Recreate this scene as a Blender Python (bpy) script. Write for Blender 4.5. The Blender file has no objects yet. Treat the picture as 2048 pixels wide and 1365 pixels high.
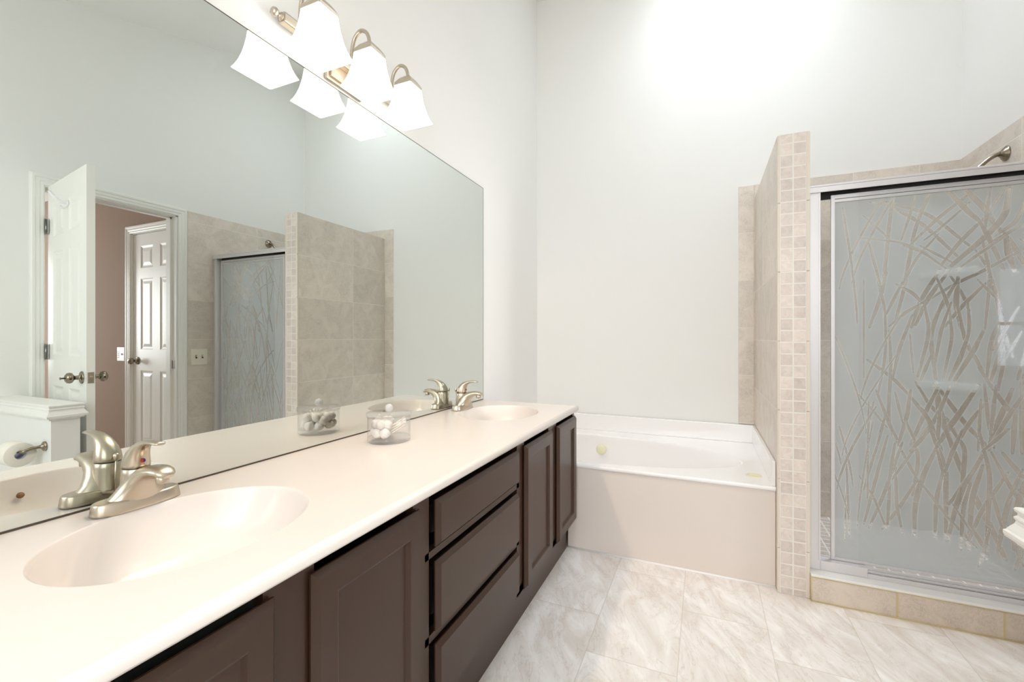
import bpy, bmesh, math, random
import numpy as np
from mathutils import Vector, Matrix
random.seed(7)
sc = bpy.context.scene
C = sc.collection
PI = math.pi

# ------------------------------------------------------------------ camera
F_PX, YAW, HOR, CX, CZ = 880.04, 0.4118, 675.59, 1.1837, 1.1305
cam = bpy.data.cameras.new('camera')
cam.sensor_width = 36.0
cam.lens = F_PX / 2048 * 36.0
cam.shift_y = (HOR - 682.5) / 2048
cam.clip_start = 0.02
cob = bpy.data.objects.new('camera', cam)
C.objects.link(cob)
cob.location = (CX, 0, CZ)
cob.rotation_euler = (PI / 2, 0, YAW)
sc.camera = cob

# ------------------------------------------------------------------ view, sky, daylight, added fills
sc.view_settings.view_transform = 'Standard'
sc.view_settings.look = 'None'
sc.view_settings.gamma = 1.0
sc.view_settings.use_curve_mapping = False
sc.view_settings.exposure = 0.03
sc.cycles.use_denoising = True
sc.cycles.max_bounces = 14
sc.cycles.diffuse_bounces = 8
sc.cycles.glossy_bounces = 8
sc.cycles.transmission_bounces = 8
sc.cycles.transparent_max_bounces = 24
sc.cycles.caustics_reflective = False
sc.cycles.caustics_refractive = False
sc.cycles.sample_clamp_indirect = 6.0

world = bpy.data.worlds.new('overcast_sky')
sc.world = world
world.use_nodes = True
wn = world.node_tree
bgn = wn.nodes['Background']
bgn.inputs['Color'].default_value = (0.80, 0.88, 1.0, 1)
bgn.inputs['Strength'].default_value = 2.6


def area(name, loc, rot, sx, sy, power, col):
    l = bpy.data.lights.new(name, 'AREA')
    l.shape = 'RECTANGLE'
    l.size, l.size_y, l.energy, l.color = sx, sy, power, col
    o = bpy.data.objects.new(name, l)
    C.objects.link(o)
    o.location = loc
    o.rotation_euler = rot
    return o


P_SKY, P_FILL, P_BED, P_BULB = 20.0, 25.0, 90.0, 1.12
SKY_X0, SKY_X1, SKY_Y0, SKY_Y1 = 1.02, 1.72, 2.15, 3.0
area('skylight_daylight', ((SKY_X0 + SKY_X1) / 2, (SKY_Y0 + SKY_Y1) / 2, 4.36), (0, 0, 0), 0.64, 0.80, P_SKY, (0.86, 0.93, 1.0))
area('added_window_fill', (1.15, -0.97, 1.75), (PI / 2, 0, 0), 1.5, 1.5, P_FILL, (1.0, 0.99, 0.97))  # added fill light behind the camera, in the added window
area('bedroom_side_fill', (6.47, 1.0, 1.45), (PI / 2, 0, PI / 2), 1.0, 1.2, P_BED, (0.96, 0.97, 1.0))  # added fill for the bedroom; the side wall is solid here
spot = bpy.data.lights.new('shower_downlight', 'SPOT')
spot.energy, spot.color, spot.spot_size, spot.spot_blend, spot.shadow_soft_size = 270.0, (0.80, 0.89, 1.0), math.radians(31), 0.8, 0.05
spo = bpy.data.objects.new('shower_downlight', spot)
C.objects.link(spo)
spo.location = (2.06, 2.72, 3.56)


# ------------------------------------------------------------------ materials
def S(r, g, b):
    f = lambda c: (c / 255 / 12.92) if c / 255 <= 0.04045 else ((c / 255 + 0.055) / 1.055) ** 2.4
    return (f(r), f(g), f(b), 1)


def mat(name, col, rough=0.5, metal=0.0, spec=0.5, bump=0.0, bscale=60.0, coat=0.0, var=0.0, vscale=8.0):
    m = bpy.data.materials.new(name)
    m.use_nodes = True
    nt = m.node_tree
    b = nt.nodes['Principled BSDF']
    b.inputs['Base Color'].default_value = col
    b.inputs['Roughness'].default_value = rough
    b.inputs['Metallic'].default_value = metal
    b.inputs['Specular IOR Level'].default_value = spec
    b.inputs['Coat Weight'].default_value = coat
    b.inputs['Coat Roughness'].default_value = 0.08
    g = None
    if bump or var:
        g = nt.nodes.new('ShaderNodeTexCoord')
    if bump:
        n = nt.nodes.new('ShaderNodeTexNoise')
        n.inputs['Scale'].default_value = bscale
        n.inputs['Detail'].default_value = 4
        bp = nt.nodes.new('ShaderNodeBump')
        bp.inputs['Strength'].default_value = bump
        bp.inputs['Distance'].default_value = 0.002
        nt.links.new(g.outputs['Object'], n.inputs['Vector'])
        nt.links.new(n.outputs['Fac'], bp.inputs['Height'])
        nt.links.new(bp.outputs['Normal'], b.inputs['Normal'])
    if var:
        n = nt.nodes.new('ShaderNodeTexNoise')
        n.inputs['Scale'].default_value = vscale
        n.inputs['Detail'].default_value = 6
        mx = nt.nodes.new('ShaderNodeMix')
        mx.data_type = 'RGBA'
        mx.inputs[6].default_value = tuple(c * (1 - var) for c in col[:3]) + (1,)
        mx.inputs[7].default_value = tuple(min(1, c * (1 + var)) for c in col[:3]) + (1,)
        nt.links.new(g.outputs['Object'], n.inputs['Vector'])
        nt.links.new(n.outputs['Fac'], mx.inputs[0])
        nt.links.new(mx.outputs[2], b.inputs['Base Color'])
    return m


class NT:
    """small node helper"""
    def __init__(s, m):
        m.use_nodes = True
        s.t = m.node_tree
        s.b = s.t.nodes['Principled BSDF']

    def n(s, kind, **kw):
        o = s.t.nodes.new(kind)
        for k, v in kw.items():
            setattr(o, k, v)
        return o

    def l(s, a, b):
        s.t.links.new(a, b)

    def math(s, op, a, b=None):
        o = s.n('ShaderNodeMath', operation=op)
        for i, v in enumerate((a, b)):
            if v is None:
                continue
            if isinstance(v, (int, float)):
                o.inputs[i].default_value = v
            else:
                s.l(v, o.inputs[i])
        return o.outputs[0]

    def mix(s, fac, a, b):
        o = s.n('ShaderNodeMix', data_type='RGBA')
        for i, v in ((0, fac), (6, a), (7, b)):
            if isinstance(v, (int, float)):
                o.inputs[i].default_value = v
            elif isinstance(v, tuple):
                o.inputs[i].default_value = v
            else:
                s.l(v, o.inputs[i])
        return o.outputs[2]


def tile_mat(name, axes, pitch, off, base, vein, grout, gw=0.003, rough=0.35, nscale=9.0, tone=0.10):
    """ceramic stone-look tile with grout joints; axes e.g. 'xz'"""
    m = bpy.data.materials.new(name)
    k = NT(m)
    geo = k.n('ShaderNodeNewGeometry')
    sep = k.n('ShaderNodeSeparateXYZ')
    k.l(geo.outputs['Position'], sep.inputs[0])
    ids, ds = [], []
    for a, p, o in zip(axes, pitch, off):
        u = k.math('DIVIDE', k.math('SUBTRACT', sep.outputs['xyz'.index(a)], o), p)
        fr = k.math('FRACT', u)
        ds.append(k.math('MULTIPLY', k.math('MINIMUM', fr, k.math('SUBTRACT', 1.0, fr)), p))
        ids.append(k.math('FLOOR', u))
    d = k.math('MINIMUM', ds[0], ds[1])
    mr = k.n('ShaderNodeMapRange', interpolation_type='SMOOTHSTEP')
    k.l(d, mr.inputs['Value'])
    mr.inputs['From Min'].default_value = gw * 0.35
    mr.inputs['From Max'].default_value = gw * 0.75
    cb = k.n('ShaderNodeCombineXYZ')
    k.l(ids[0], cb.inputs[0])
    k.l(ids[1], cb.inputs[1])
    wn_ = k.n('ShaderNodeTexWhiteNoise', noise_dimensions='3D')
    k.l(cb.outputs[0], wn_.inputs['Vector'])
    # stone pattern, shifted per tile
    add = k.n('ShaderNodeVectorMath', operation='MULTIPLY_ADD')
    k.l(wn_.outputs['Color'], add.inputs[0])
    add.inputs[1].default_value = (7, 7, 7)
    k.l(geo.outputs['Position'], add.inputs[2])
    n1 = k.n('ShaderNodeTexNoise')
    n1.inputs['Scale'].default_value = nscale
    n1.inputs['Detail'].default_value = 7
    n1.inputs['Distortion'].default_value = 1.2
    k.l(add.outputs[0], n1.inputs['Vector'])
    n2 = k.n('ShaderNodeTexNoise')
    n2.inputs['Scale'].default_value = nscale * 3.2
    n2.inputs['Detail'].default_value = 9
    n2.inputs['Roughness'].default_value = 0.7
    n2.inputs['Distortion'].default_value = 2.2
    k.l(add.outputs[0], n2.inputs['Vector'])
    r1 = k.n('ShaderNodeMapRange')
    k.l(n1.outputs['Fac'], r1.inputs['Value'])
    r1.inputs['From Min'].default_value = 0.36
    r1.inputs['From Max'].default_value = 0.66
    lite = tuple(min(1, c * 1.10) for c in base[:3]) + (1,)
    c1 = k.mix(r1.outputs[0], base, lite)
    vn = k.math('ABSOLUTE', k.math('SUBTRACT', n2.outputs['Fac'], 0.5))
    r2 = k.n('ShaderNodeMapRange')
    k.l(vn, r2.inputs['Value'])
    r2.inputs['From Min'].default_value = 0.0
    r2.inputs['From Max'].default_value = 0.035
    r2.inputs['To Min'].default_value = 0.42
    r2.inputs['To Max'].default_value = 0.0
    veins = k.math('MULTIPLY', r2.outputs[0], k.math('SUBTRACT', 1.15, r1.outputs[0]))
    c2 = k.mix(veins, c1, vein)
    # tone per tile
    tn = k.n('ShaderNodeMapRange')
    k.l(wn_.outputs['Value'], tn.inputs['Value'])
    tn.inputs['To Min'].default_value = 1 - tone
    tn.inputs['To Max'].default_value = 1 + tone * 0.6
    sc_ = k.n('ShaderNodeVectorMath', operation='SCALE')
    k.l(c2, sc_.inputs[0])
    k.l(tn.outputs[0], sc_.inputs['Scale'])
    c3 = k.mix(mr.outputs[0], grout, sc_.outputs[0])
    k.l(c3, k.b.inputs['Base Color'])
    k.b.inputs['Roughness'].default_value = rough
    bp = k.n('ShaderNodeBump')
    bp.inputs['Strength'].default_value = 0.5
    bp.inputs['Distance'].default_value = 0.002
    k.l(mr.outputs[0], bp.inputs['Height'])
    k.l(bp.outputs['Normal'], k.b.inputs['Normal'])
    return m


TB, TV, TG = S(220, 211, 200), S(160, 147, 132), S(234, 228, 219)
M = {}
M['wall'] = mat('painted_wall', S(239, 239, 237), 0.75, spec=0.25, bump=0.05, bscale=180)
M['ceiling'] = mat('painted_ceiling', S(246, 246, 245), 0.85, spec=0.2, bump=0.05, bscale=150)
M['trim'] = mat('white_trim_paint', S(240, 240, 236), 0.35, var=0.01)
M['tan'] = mat('tan_wall_paint', S(164, 143, 128), 0.8, spec=0.2, bump=0.05, bscale=160)
M['carpet'] = mat('beige_carpet', S(190, 176, 158), 0.95, spec=0.1, bump=0.6, bscale=300, var=0.1, vscale=90)
M['counter'] = mat('cultured_marble', S(235, 228, 222), 0.23, spec=0.42, coat=0.06, var=0.012, vscale=3)
M['cab'] = mat('dark_brown_cabinet_paint', S(60, 40, 28), 0.30, spec=0.42, var=0.10, vscale=5, bump=0.03, bscale=120)
M['cabin'] = mat('dark_cabinet_inside', S(40, 28, 22), 0.6, var=0.05)
M['tub'] = mat('white_acrylic', S(246, 245, 245), 0.14, spec=0.5, coat=0.2, var=0.006, vscale=3)
M['apron'] = mat('almond_apron_panel', S(228, 219, 212), 0.35, var=0.01)
M['caulk'] = mat('white_caulk', S(250, 250, 250), 0.5, var=0.01)
M['ivory'] = mat('aged_ivory_plastic', S(232, 228, 196), 0.3, var=0.02)
M['ivory2'] = mat('switch_plate_plastic', S(236, 232, 216), 0.35, var=0.01)
M['whitep'] = mat('white_plastic', S(238, 238, 240), 0.35, var=0.01)
M['nickel'] = mat('brushed_nickel', S(196, 185, 169), 0.31, metal=1.0, bump=0.02, bscale=400)
M['pewter'] = mat('dark_satin_nickel', S(150, 140, 124), 0.24, metal=1.0, bump=0.02, bscale=400)
M['steel'] = mat('bright_steel', S(205, 205, 203), 0.25, metal=1.0, bump=0.01, bscale=300)
M['alu'] = mat('silver_aluminium', S(228, 226, 228), 0.36, metal=0.45, bump=0.01, bscale=300)
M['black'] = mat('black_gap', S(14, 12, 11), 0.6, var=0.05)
M['edge'] = mat('dark_mirror_edge', S(70, 62, 52), 0.4, var=0.05)
M['red'] = mat('red_dot', S(190, 40, 20), 0.3, var=0.02)
M['blue'] = mat('blue_dot', S(40, 40, 120), 0.3, var=0.02)
M['grout'] = mat('yellowed_grout', S(206, 190, 148), 0.7, var=0.06, vscale=40)
M['hole'] = mat('brown_overflow', S(120, 80, 40), 0.5, var=0.1, vscale=60)
M['marble'] = mat('white_marble', S(240, 240, 238), 0.25, var=0.03, vscale=14)
M['ceramic'] = mat('white_ceramic', S(244, 244, 240), 0.2, var=0.01)
M['paper'] = mat('tissue_paper', S(244, 240, 230), 0.95, spec=0.1, bump=0.3, bscale=250)
M['cotton'] = mat('cotton', S(250, 246, 240), 1.0, spec=0.05, bump=0.5, bscale=120)
M['bedding'] = mat('pale_bedding', S(214, 214, 228), 0.9, spec=0.1, bump=0.3, bscale=40)
M['bark'] = mat('tree_bark', S(84, 76, 70), 0.9, bump=0.5, bscale=40, var=0.2)
M['grass'] = mat('winter_lawn', S(140, 140, 104), 0.95, bump=0.5, bscale=30, var=0.2)
M['tile_xz'] = tile_mat('stone_tile_back', 'xz', (0.305, 0.305), (1.99, 0.2), TB, TV, TG, gw=0.004)
M['tile_yz'] = tile_mat('stone_tile_side', 'yz', (0.54, 0.305), (2.26, 0.2), TB, TV, TG, gw=0.004)
M['mosaic'] = tile_mat('stone_mosaic', 'xz', (0.0535, 0.0512), (1.490, 0.0), S(210, 200, 191), S(168, 150, 136), S(228, 221, 213), gw=0.0055, nscale=26, tone=0.12)
M['bullnose'] = mat('bullnose_tile_edge', S(226, 216, 203), 0.3, var=0.04, vscale=20)
M['curbtile'] = tile_mat('stone_curb_tile', 'xz', (0.318, 0.6), (1.578, -0.3), S(214, 202, 188), S(164, 146, 130), S(208, 190, 146), gw=0.007, rough=0.3)
M['panmosaic'] = tile_mat('shower_floor_mosaic', 'xy', (0.053, 0.053), (1.6, 2.3), S(190, 178, 168), S(150, 134, 120), S(226, 222, 216), gw=0.007, nscale=26)


def floor_mat():
    m = bpy.data.materials.new('cream_stone_vinyl')
    k = NT(m)
    geo = k.n('ShaderNodeNewGeometry')
    sep = k.n('ShaderNodeSeparateXYZ')
    k.l(geo.outputs['Position'], sep.inputs[0])
    ux = k.math('DIVIDE', k.math('SUBTRACT', sep.outputs[0], 0.793), 0.308)
    uy = k.math('DIVIDE', k.math('SUBTRACT', sep.outputs[1], 1.783), 0.616)
    col = k.math('FLOOR', ux)
    uy = k.math('ADD', uy, k.math('MULTIPLY', k.math('MODULO', k.math('ADD', col, 40), 3.0), 0.36))
    row = k.math('FLOOR', uy)
    fx, fy = k.math('FRACT', ux), k.math('FRACT', uy)
    dx = k.math('MULTIPLY', k.math('MINIMUM', fx, k.math('SUBTRACT', 1.0, fx)), 0.308)
    dy = k.math('MULTIPLY', k.math('MINIMUM', fy, k.math('SUBTRACT', 1.0, fy)), 0.616)
    d = k.math('MINIMUM', dx, dy)
    mr = k.n('ShaderNodeMapRange')
    k.l(d, mr.inputs['Value'])
    mr.inputs['From Min'].default_value = 0.0006
    mr.inputs['From Max'].default_value = 0.0022
    cb = k.n('ShaderNodeCombineXYZ')
    k.l(col, cb.inputs[0])
    k.l(row, cb.inputs[1])
    w = k.n('ShaderNodeTexWhiteNoise', noise_dimensions='3D')
    k.l(cb.outputs[0], w.inputs['Vector'])
    rot = k.n('ShaderNodeMapping')
    k.l(geo.outputs['Position'], rot.inputs['Vector'])
    rot.inputs['Rotation'].default_value = (0, 0, math.radians(-66))
    rot.vector_type = 'TEXTURE'
    rot.inputs['Scale'].default_value = (1.0, 0.36, 1.0)
    add = k.n('ShaderNodeVectorMath', operation='MULTIPLY_ADD')
    k.l(w.outputs['Color'], add.inputs[0])
    add.inputs[1].default_value = (5, 5, 5)
    k.l(rot.outputs[0], add.inputs[2])
    n1 = k.n('ShaderNodeTexNoise')
    n1.inputs['Scale'].default_value = 3.4
    n1.inputs['Detail'].default_value = 8
    n1.inputs['Roughness'].default_value = 0.62
    n1.inputs['Distortion'].default_value = 1.3
    k.l(add.outputs[0], n1.inputs['Vector'])
    n2 = k.n('ShaderNodeTexNoise')
    n2.inputs['Scale'].default_value = 2.6
    n2.inputs['Detail'].default_value = 10
    n2.inputs['Roughness'].default_value = 0.66
    n2.inputs['Distortion'].default_value = 2.4
    k.l(add.outputs[0], n2.inputs['Vector'])
    r1 = k.n('ShaderNodeMapRange')
    k.l(n1.outputs['Fac'], r1.inputs['Value'])
    r1.inputs['From Min'].default_value = 0.34
    r1.inputs['From Max'].default_value = 0.66
    c1 = k.mix(r1.outputs[0], S(226, 219, 212), S(250, 248, 246))
    vn = k.math('ABSOLUTE', k.math('SUBTRACT', n2.outputs['Fac'], 0.5))
    r2 = k.n('ShaderNodeMapRange')
    k.l(vn, r2.inputs['Value'])
    r2.inputs['From Max'].default_value = 0.016
    r2.inputs['To Min'].default_value = 0.5
    r2.inputs['To Max'].default_value = 0.0
    c2 = k.mix(k.math('MULTIPLY', r2.outputs[0], k.math('SUBTRACT', 1.0, k.math('MULTIPLY', r1.outputs[0], 0.6))), c1, S(192, 172, 156))
    c3 = k.mix(k.math('ADD', k.math('MULTIPLY', mr.outputs[0], 0.6), 0.4), S(196, 188, 174), c2)
    k.l(c3, k.b.inputs['Base Color'])
    k.b.inputs['Roughness'].default_value = 0.3
    return m


M['floor'] = floor_mat()


def mirror_mat():
    m = bpy.data.materials.new('mirror_silver')
    m.use_nodes = True
    nt = m.node_tree
    for n in list(nt.nodes):
        nt.nodes.remove(n)
    o = nt.nodes.new('ShaderNodeOutputMaterial')
    g = nt.nodes.new('ShaderNodeBsdfGlossy')
    g.inputs['Color'].default_value = (0.76, 0.795, 0.765, 1)
    g.inputs['Roughness'].default_value = 0.0
    nt.links.new(g.outputs[0], o.inputs[0])
    return m


M['mirror'] = mirror_mat()


def schlick(nt, f0, k=0.9):
    lw = nt.nodes.new('ShaderNodeLayerWeight')
    lw.inputs['Blend'].default_value = 0.5
    pw_ = nt.nodes.new('ShaderNodeMath')
    pw_.operation = 'POWER'
    nt.links.new(lw.outputs['Facing'], pw_.inputs[0])
    pw_.inputs[1].default_value = 5.0
    ma = nt.nodes.new('ShaderNodeMath')
    ma.operation = 'MULTIPLY_ADD'
    nt.links.new(pw_.outputs[0], ma.inputs[0])
    ma.inputs[1].default_value = k
    ma.inputs[2].default_value = f0
    return ma.outputs[0]


def clear_mat(name, tint, refl=0.09, rough=0.02, body=0.0, bodycol=(0.9, 0.9, 0.9, 1)):
    """thin clear pane or acrylic: see-through with a Fresnel-like sheen"""
    m = bpy.data.materials.new(name)
    m.use_nodes = True
    nt = m.node_tree
    for n in list(nt.nodes):
        nt.nodes.remove(n)
    o = nt.nodes.new('ShaderNodeOutputMaterial')
    t = nt.nodes.new('ShaderNodeBsdfTransparent')
    t.inputs['Color'].default_value = tint
    g = nt.nodes.new('ShaderNodeBsdfGlossy')
    g.inputs['Roughness'].default_value = rough
    mx = nt.nodes.new('ShaderNodeMixShader')
    nt.links.new(schlick(nt, refl * 0.5, 0.6), mx.inputs[0])
    last = t.outputs[0]
    if body:
        d = nt.nodes.new('ShaderNodeBsdfDiffuse')
        d.inputs['Color'].default_value = bodycol
        m2 = nt.nodes.new('ShaderNodeMixShader')
        m2.inputs[0].default_value = body
        nt.links.new(last, m2.inputs[1])
        nt.links.new(d.outputs[0], m2.inputs[2])
        last = m2.outputs[0]
    nt.links.new(last, mx.inputs[1])
    nt.links.new(g.outputs[0], mx.inputs[2])
    nt.links.new(mx.outputs[0], o.inputs[0])
    return m


M['pane'] = clear_mat('window_glass', (0.97, 0.98, 0.98, 1))
M['door_glass'] = clear_mat('clear_shower_glass', (0.985, 0.99, 0.99, 1), refl=0.035, rough=0.0)
M['acrylic'] = clear_mat('clear_acrylic', (0.992, 0.993, 0.994, 1), refl=0.04, rough=0.03)
M['acrylic_thick'] = clear_mat('thick_clear_acrylic', (0.992, 0.994, 0.997, 1), refl=0.05, rough=0.05, body=0.04)
M['acrylic_knob'] = clear_mat('frosted_acrylic_knob', (0.97, 0.97, 0.98, 1), refl=0.12, rough=0.05, body=0.45)


def frosted_mat(name, opacity):
    """etched glass; the vertex attribute 'clear' marks the polished grass blades"""
    m = bpy.data.materials.new(name)
    m.use_nodes = True
    nt = m.node_tree
    for n in list(nt.nodes):
        nt.nodes.remove(n)
    L = nt.links.new
    o = nt.nodes.new('ShaderNodeOutputMaterial')
    at = nt.nodes.new('ShaderNodeAttribute')
    at.attribute_name = 'clear'
    rng = nt.nodes.new('ShaderNodeMapRange')
    rng.interpolation_type = 'SMOOTHSTEP'
    rng.inputs['From Min'].default_value = 0.30
    rng.inputs['From Max'].default_value = 0.70
    L(at.outputs['Fac'], rng.inputs['Value'])
    tr = nt.nodes.new('ShaderNodeBsdfTransparent')
    tr.inputs['Color'].default_value = (0.93, 0.94, 0.94, 1)
    di = nt.nodes.new('ShaderNodeBsdfDiffuse')
    di.inputs['Color'].default_value = (0.60, 0.655, 0.68, 1)
    tl = nt.nodes.new('ShaderNodeBsdfTranslucent')
    tl.inputs['Color'].default_value = (0.74, 0.80, 0.83, 1)
    fr = nt.nodes.new('ShaderNodeMixShader')
    fr.inputs[0].default_value = 0.42
    L(di.outputs[0], fr.inputs[1])
    L(tl.outputs[0], fr.inputs[2])
    fr2 = nt.nodes.new('ShaderNodeMixShader')
    fr2.inputs[0].default_value = opacity
    L(tr.outputs[0], fr2.inputs[1])
    L(fr.outputs[0], fr2.inputs[2])
    body = nt.nodes.new('ShaderNodeMixShader')
    rm = nt.nodes.new('ShaderNodeMath')
    rm.operation = 'MULTIPLY'
    rm.inputs[1].default_value = 0.84
    L(rng.outputs[0], rm.inputs[0])
    L(rm.outputs[0], body.inputs[0])
    # bright cut line round every blade
    ed = nt.nodes.new('ShaderNodeAttribute')
    ed.attribute_name = 'line'
    ed2 = nt.nodes.new('ShaderNodeMath')
    ed2.operation = 'MULTIPLY'
    ed2.inputs[1].default_value = 0.30
    L(ed.outputs['Fac'], ed2.inputs[0])
    wl = nt.nodes.new('ShaderNodeBsdfDiffuse')
    wl.inputs['Color'].default_value = (0.93, 0.94, 0.94, 1)
    fr3 = nt.nodes.new('ShaderNodeMixShader')
    L(ed2.outputs[0], fr3.inputs[0])
    L(wl.outputs[0], fr3.inputs[2])
    L(fr2.outputs[0], body.inputs[1])
    L(tr.outputs[0], body.inputs[2])
    L(body.outputs[0], fr3.inputs[1])
    gl = nt.nodes.new('ShaderNodeBsdfGlossy')
    gl.inputs['Roughness'].default_value = 0.0
    # the polished blades mirror the room, the etched ground hardly does
    sh = nt.nodes.new('ShaderNodeMath')
    sh.operation = 'MULTIPLY'
    m2 = nt.nodes.new('ShaderNodeMapRange')
    m2.inputs['To Min'].default_value = 0.07
    m2.inputs['To Max'].default_value = 1.0
    L(rng.outputs[0], m2.inputs['Value'])
    L(schlick(nt, 0.13, 0.6), sh.inputs[0])
    L(m2.outputs[0], sh.inputs[1])
    out = nt.nodes.new('ShaderNodeMixShader')
    L(sh.outputs[0], out.inputs[0])
    L(fr3.outputs[0], out.inputs[1])
    L(gl.outputs[0], out.inputs[2])
    L(out.outputs[0], o.inputs[0])
    return m


M['frost'] = frosted_mat('etched_glass', 0.74)


def shade_mat():
    m = bpy.data.materials.new('lit_frosted_glass_shade')
    k = NT(m)
    k.b.inputs['Base Color'].default_value = (0.9, 0.88, 0.84, 1)
    k.b.inputs['Roughness'].default_value = 0.4
    k.b.inputs['Emission Color'].default_value = (1.0, 0.93, 0.82, 1)
    k.b.inputs['Emission Strength'].default_value = 2.6
    n = k.n('ShaderNodeTexNoise')
    n.inputs['Scale'].default_value = 40
    return m


M['shade'] = shade_mat()


def bulb_mat():
    m = bpy.data.materials.new('glowing_bulb')
    k = NT(m)
    k.b.inputs['Emission Color'].default_value = (1.0, 0.88, 0.72, 1)
    k.b.inputs['Emission Strength'].default_value = 60.0
    return m


M['bulb'] = bulb_mat()


# ------------------------------------------------------------------ mesh helpers
class B:
    """collects shapes; link() makes them one mesh object"""
    def __init__(s):
        s.bm = bmesh.new()

    def box(s, x0, x1, y0, y1, z0, z1, bev=0.0, seg=2):
        r = bmesh.ops.create_cube(s.bm, size=1.0)
        vs = r['verts']
        for v in vs:
            v.co = Vector(((x0 + x1) / 2 + v.co.x * (x1 - x0), (y0 + y1) / 2 + v.co.y * (y1 - y0), (z0 + z1) / 2 + v.co.z * (z1 - z0)))
        if bev:
            es = list({e for v in vs for e in v.link_edges})
            bmesh.ops.bevel(s.bm, geom=es, offset=bev, segments=seg, affect='EDGES', profile=0.6)
        return s

    def grid(s, rows, close_u=False, close_v=False, smooth=True):
        """rows: list of equal-length point lists"""
        V = [[s.bm.verts.new(p) for p in r] for r in rows]
        nr, nc = len(V), len(V[0])
        for i in range(nr if close_v else nr - 1):
            for j in range(nc if close_u else nc - 1):
                a, b, c, d = V[i][j], V[i][(j + 1) % nc], V[(i + 1) % nr][(j + 1) % nc], V[(i + 1) % nr][j]
                try:
                    f = s.bm.faces.new((a, b, c, d))
                    f.smooth = smooth
                except ValueError:
                    pass
        return V

    def face(s, vs, smooth=False):
        try:
            f = s.bm.faces.new(vs)
            f.smooth = smooth
        except ValueError:
            pass

    def loft(s, rings, cap=True, smooth=True):
        V = s.grid(rings, close_u=True, smooth=smooth)
        if cap:
            s.face(list(reversed(V[0])))
            s.face(V[-1])
        return s

    def lathe(s, prof, origin=(0, 0, 0), axis='z', seg=28, cap=True):
        """prof: (radius, height) pairs"""
        o = Vector(origin)
        ax = {'x': (Vector((0, 1, 0)), Vector((0, 0, 1)), Vector((1, 0, 0))),
              'y': (Vector((0, 0, 1)), Vector((1, 0, 0)), Vector((0, 1, 0))),
              'z': (Vector((1, 0, 0)), Vector((0, 1, 0)), Vector((0, 0, 1)))}
        if isinstance(axis, str):
            e1, e2, e3 = ax[axis]
        else:
            e3 = Vector(axis).normalized()
            e1 = e3.orthogonal().normalized()
            e2 = e3.cross(e1)
        rings = [[o + e1 * (r * math.cos(2 * PI * k / seg)) + e2 * (r * math.sin(2 * PI * k / seg)) + e3 * h for k in range(seg)] for r, h in prof]
        return s.loft(rings, cap)

    def tube(s, pts, rad, seg=12, cap=True):
        pts = [Vector(p) for p in pts]
        rads = rad if isinstance(rad, (list, tuple)) else [rad] * len(pts)
        rings = []
        prev = None
        for i, p in enumerate(pts):
            t = (pts[min(i + 1, len(pts) - 1)] - pts[max(i - 1, 0)]).normalized()
            n = t.orthogonal().normalized() if prev is None else (prev - t * prev.dot(t)).normalized()
            prev = n
            b = t.cross(n)
            rings.append([p + (n * math.cos(2 * PI * k / seg) + b * math.sin(2 * PI * k / seg)) * rads[i] for k in range(seg)])
        return s.loft(rings, cap)

    def stack(s, rect, prof, cap_top=True, cap_bot=True, skip='', smooth=False):
        """rect (x0,x1,y0,y1) swept by (offset,z) rings; skip: sides kept unmoved ('x-','x+','y-','y+')"""
        x0, x1, y0, y1 = rect
        rings = []
        for u, z in prof:
            a = x0 - (0 if 'x-' in skip else u)
            b = x1 + (0 if 'x+' in skip else u)
            c = y0 - (0 if 'y-' in skip else u)
            d = y1 + (0 if 'y+' in skip else u)
            rings.append([(a, c, z), (b, c, z), (b, d, z), (a, d, z)])
        V = s.grid(rings, close_u=True, smooth=smooth)
        if cap_bot:
            s.face(list(reversed(V[0])))
        if cap_top:
            s.face(V[-1])
        return V

    def link(s, name, m, parent=None, fix=True, **tags):
        bmesh.ops.remove_doubles(s.bm, verts=s.bm.verts, dist=1e-6)
        if fix:
            bmesh.ops.recalc_face_normals(s.bm, faces=s.bm.faces)
        off = Vector((0, 0, 0))
        p = parent
        while p is not None:
            off += p.location
            p = p.parent
        if off.length:
            bmesh.ops.translate(s.bm, verts=s.bm.verts, vec=-off)
        me = bpy.data.meshes.new(name)
        s.bm.to_mesh(me)
        s.bm.free()
        me.materials.append(m)
        o = bpy.data.objects.new(name, me)
        C.objects.link(o)
        if parent is not None:
            o.parent = parent
        for k_, v_ in tags.items():
            o[k_] = v_
        return o


def thing(name, label, cat, loc=(0, 0, 0), group=None):
    o = bpy.data.objects.new(name, None)
    C.objects.link(o)
    o.empty_display_size = 0.05
    o.location = loc
    o['label'] = label
    o['category'] = cat
    if group:
        o['group'] = group
    return o


def dup(root, loc, label):
    """copy of a thing with copies of its parts and sub-parts"""
    r = root.copy()
    C.objects.link(r)
    r.location = loc
    r['label'] = label
    for ch in list(root.children):
        c = ch.copy()
        C.objects.link(c)
        c.parent = r
        for g in list(ch.children):
            d = g.copy()
            C.objects.link(d)
            d.parent = c
    return r


def catmull(pts, n=8):
    P = [Vector(p) for p in pts]
    P = [P[0] * 2 - P[1]] + P + [P[-1] * 2 - P[-2]]
    out = []
    for i in range(1, len(P) - 2):
        for k in range(n):
            t = k / n
            a, b, c, d = P[i - 1:i + 3]
            out.append(0.5 * (2 * b + (c - a) * t + (2 * a - 5 * b + 4 * c - d) * t * t + (3 * b - a - 3 * c + d) * t ** 3))
    out.append(P[-2])
    return out


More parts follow.
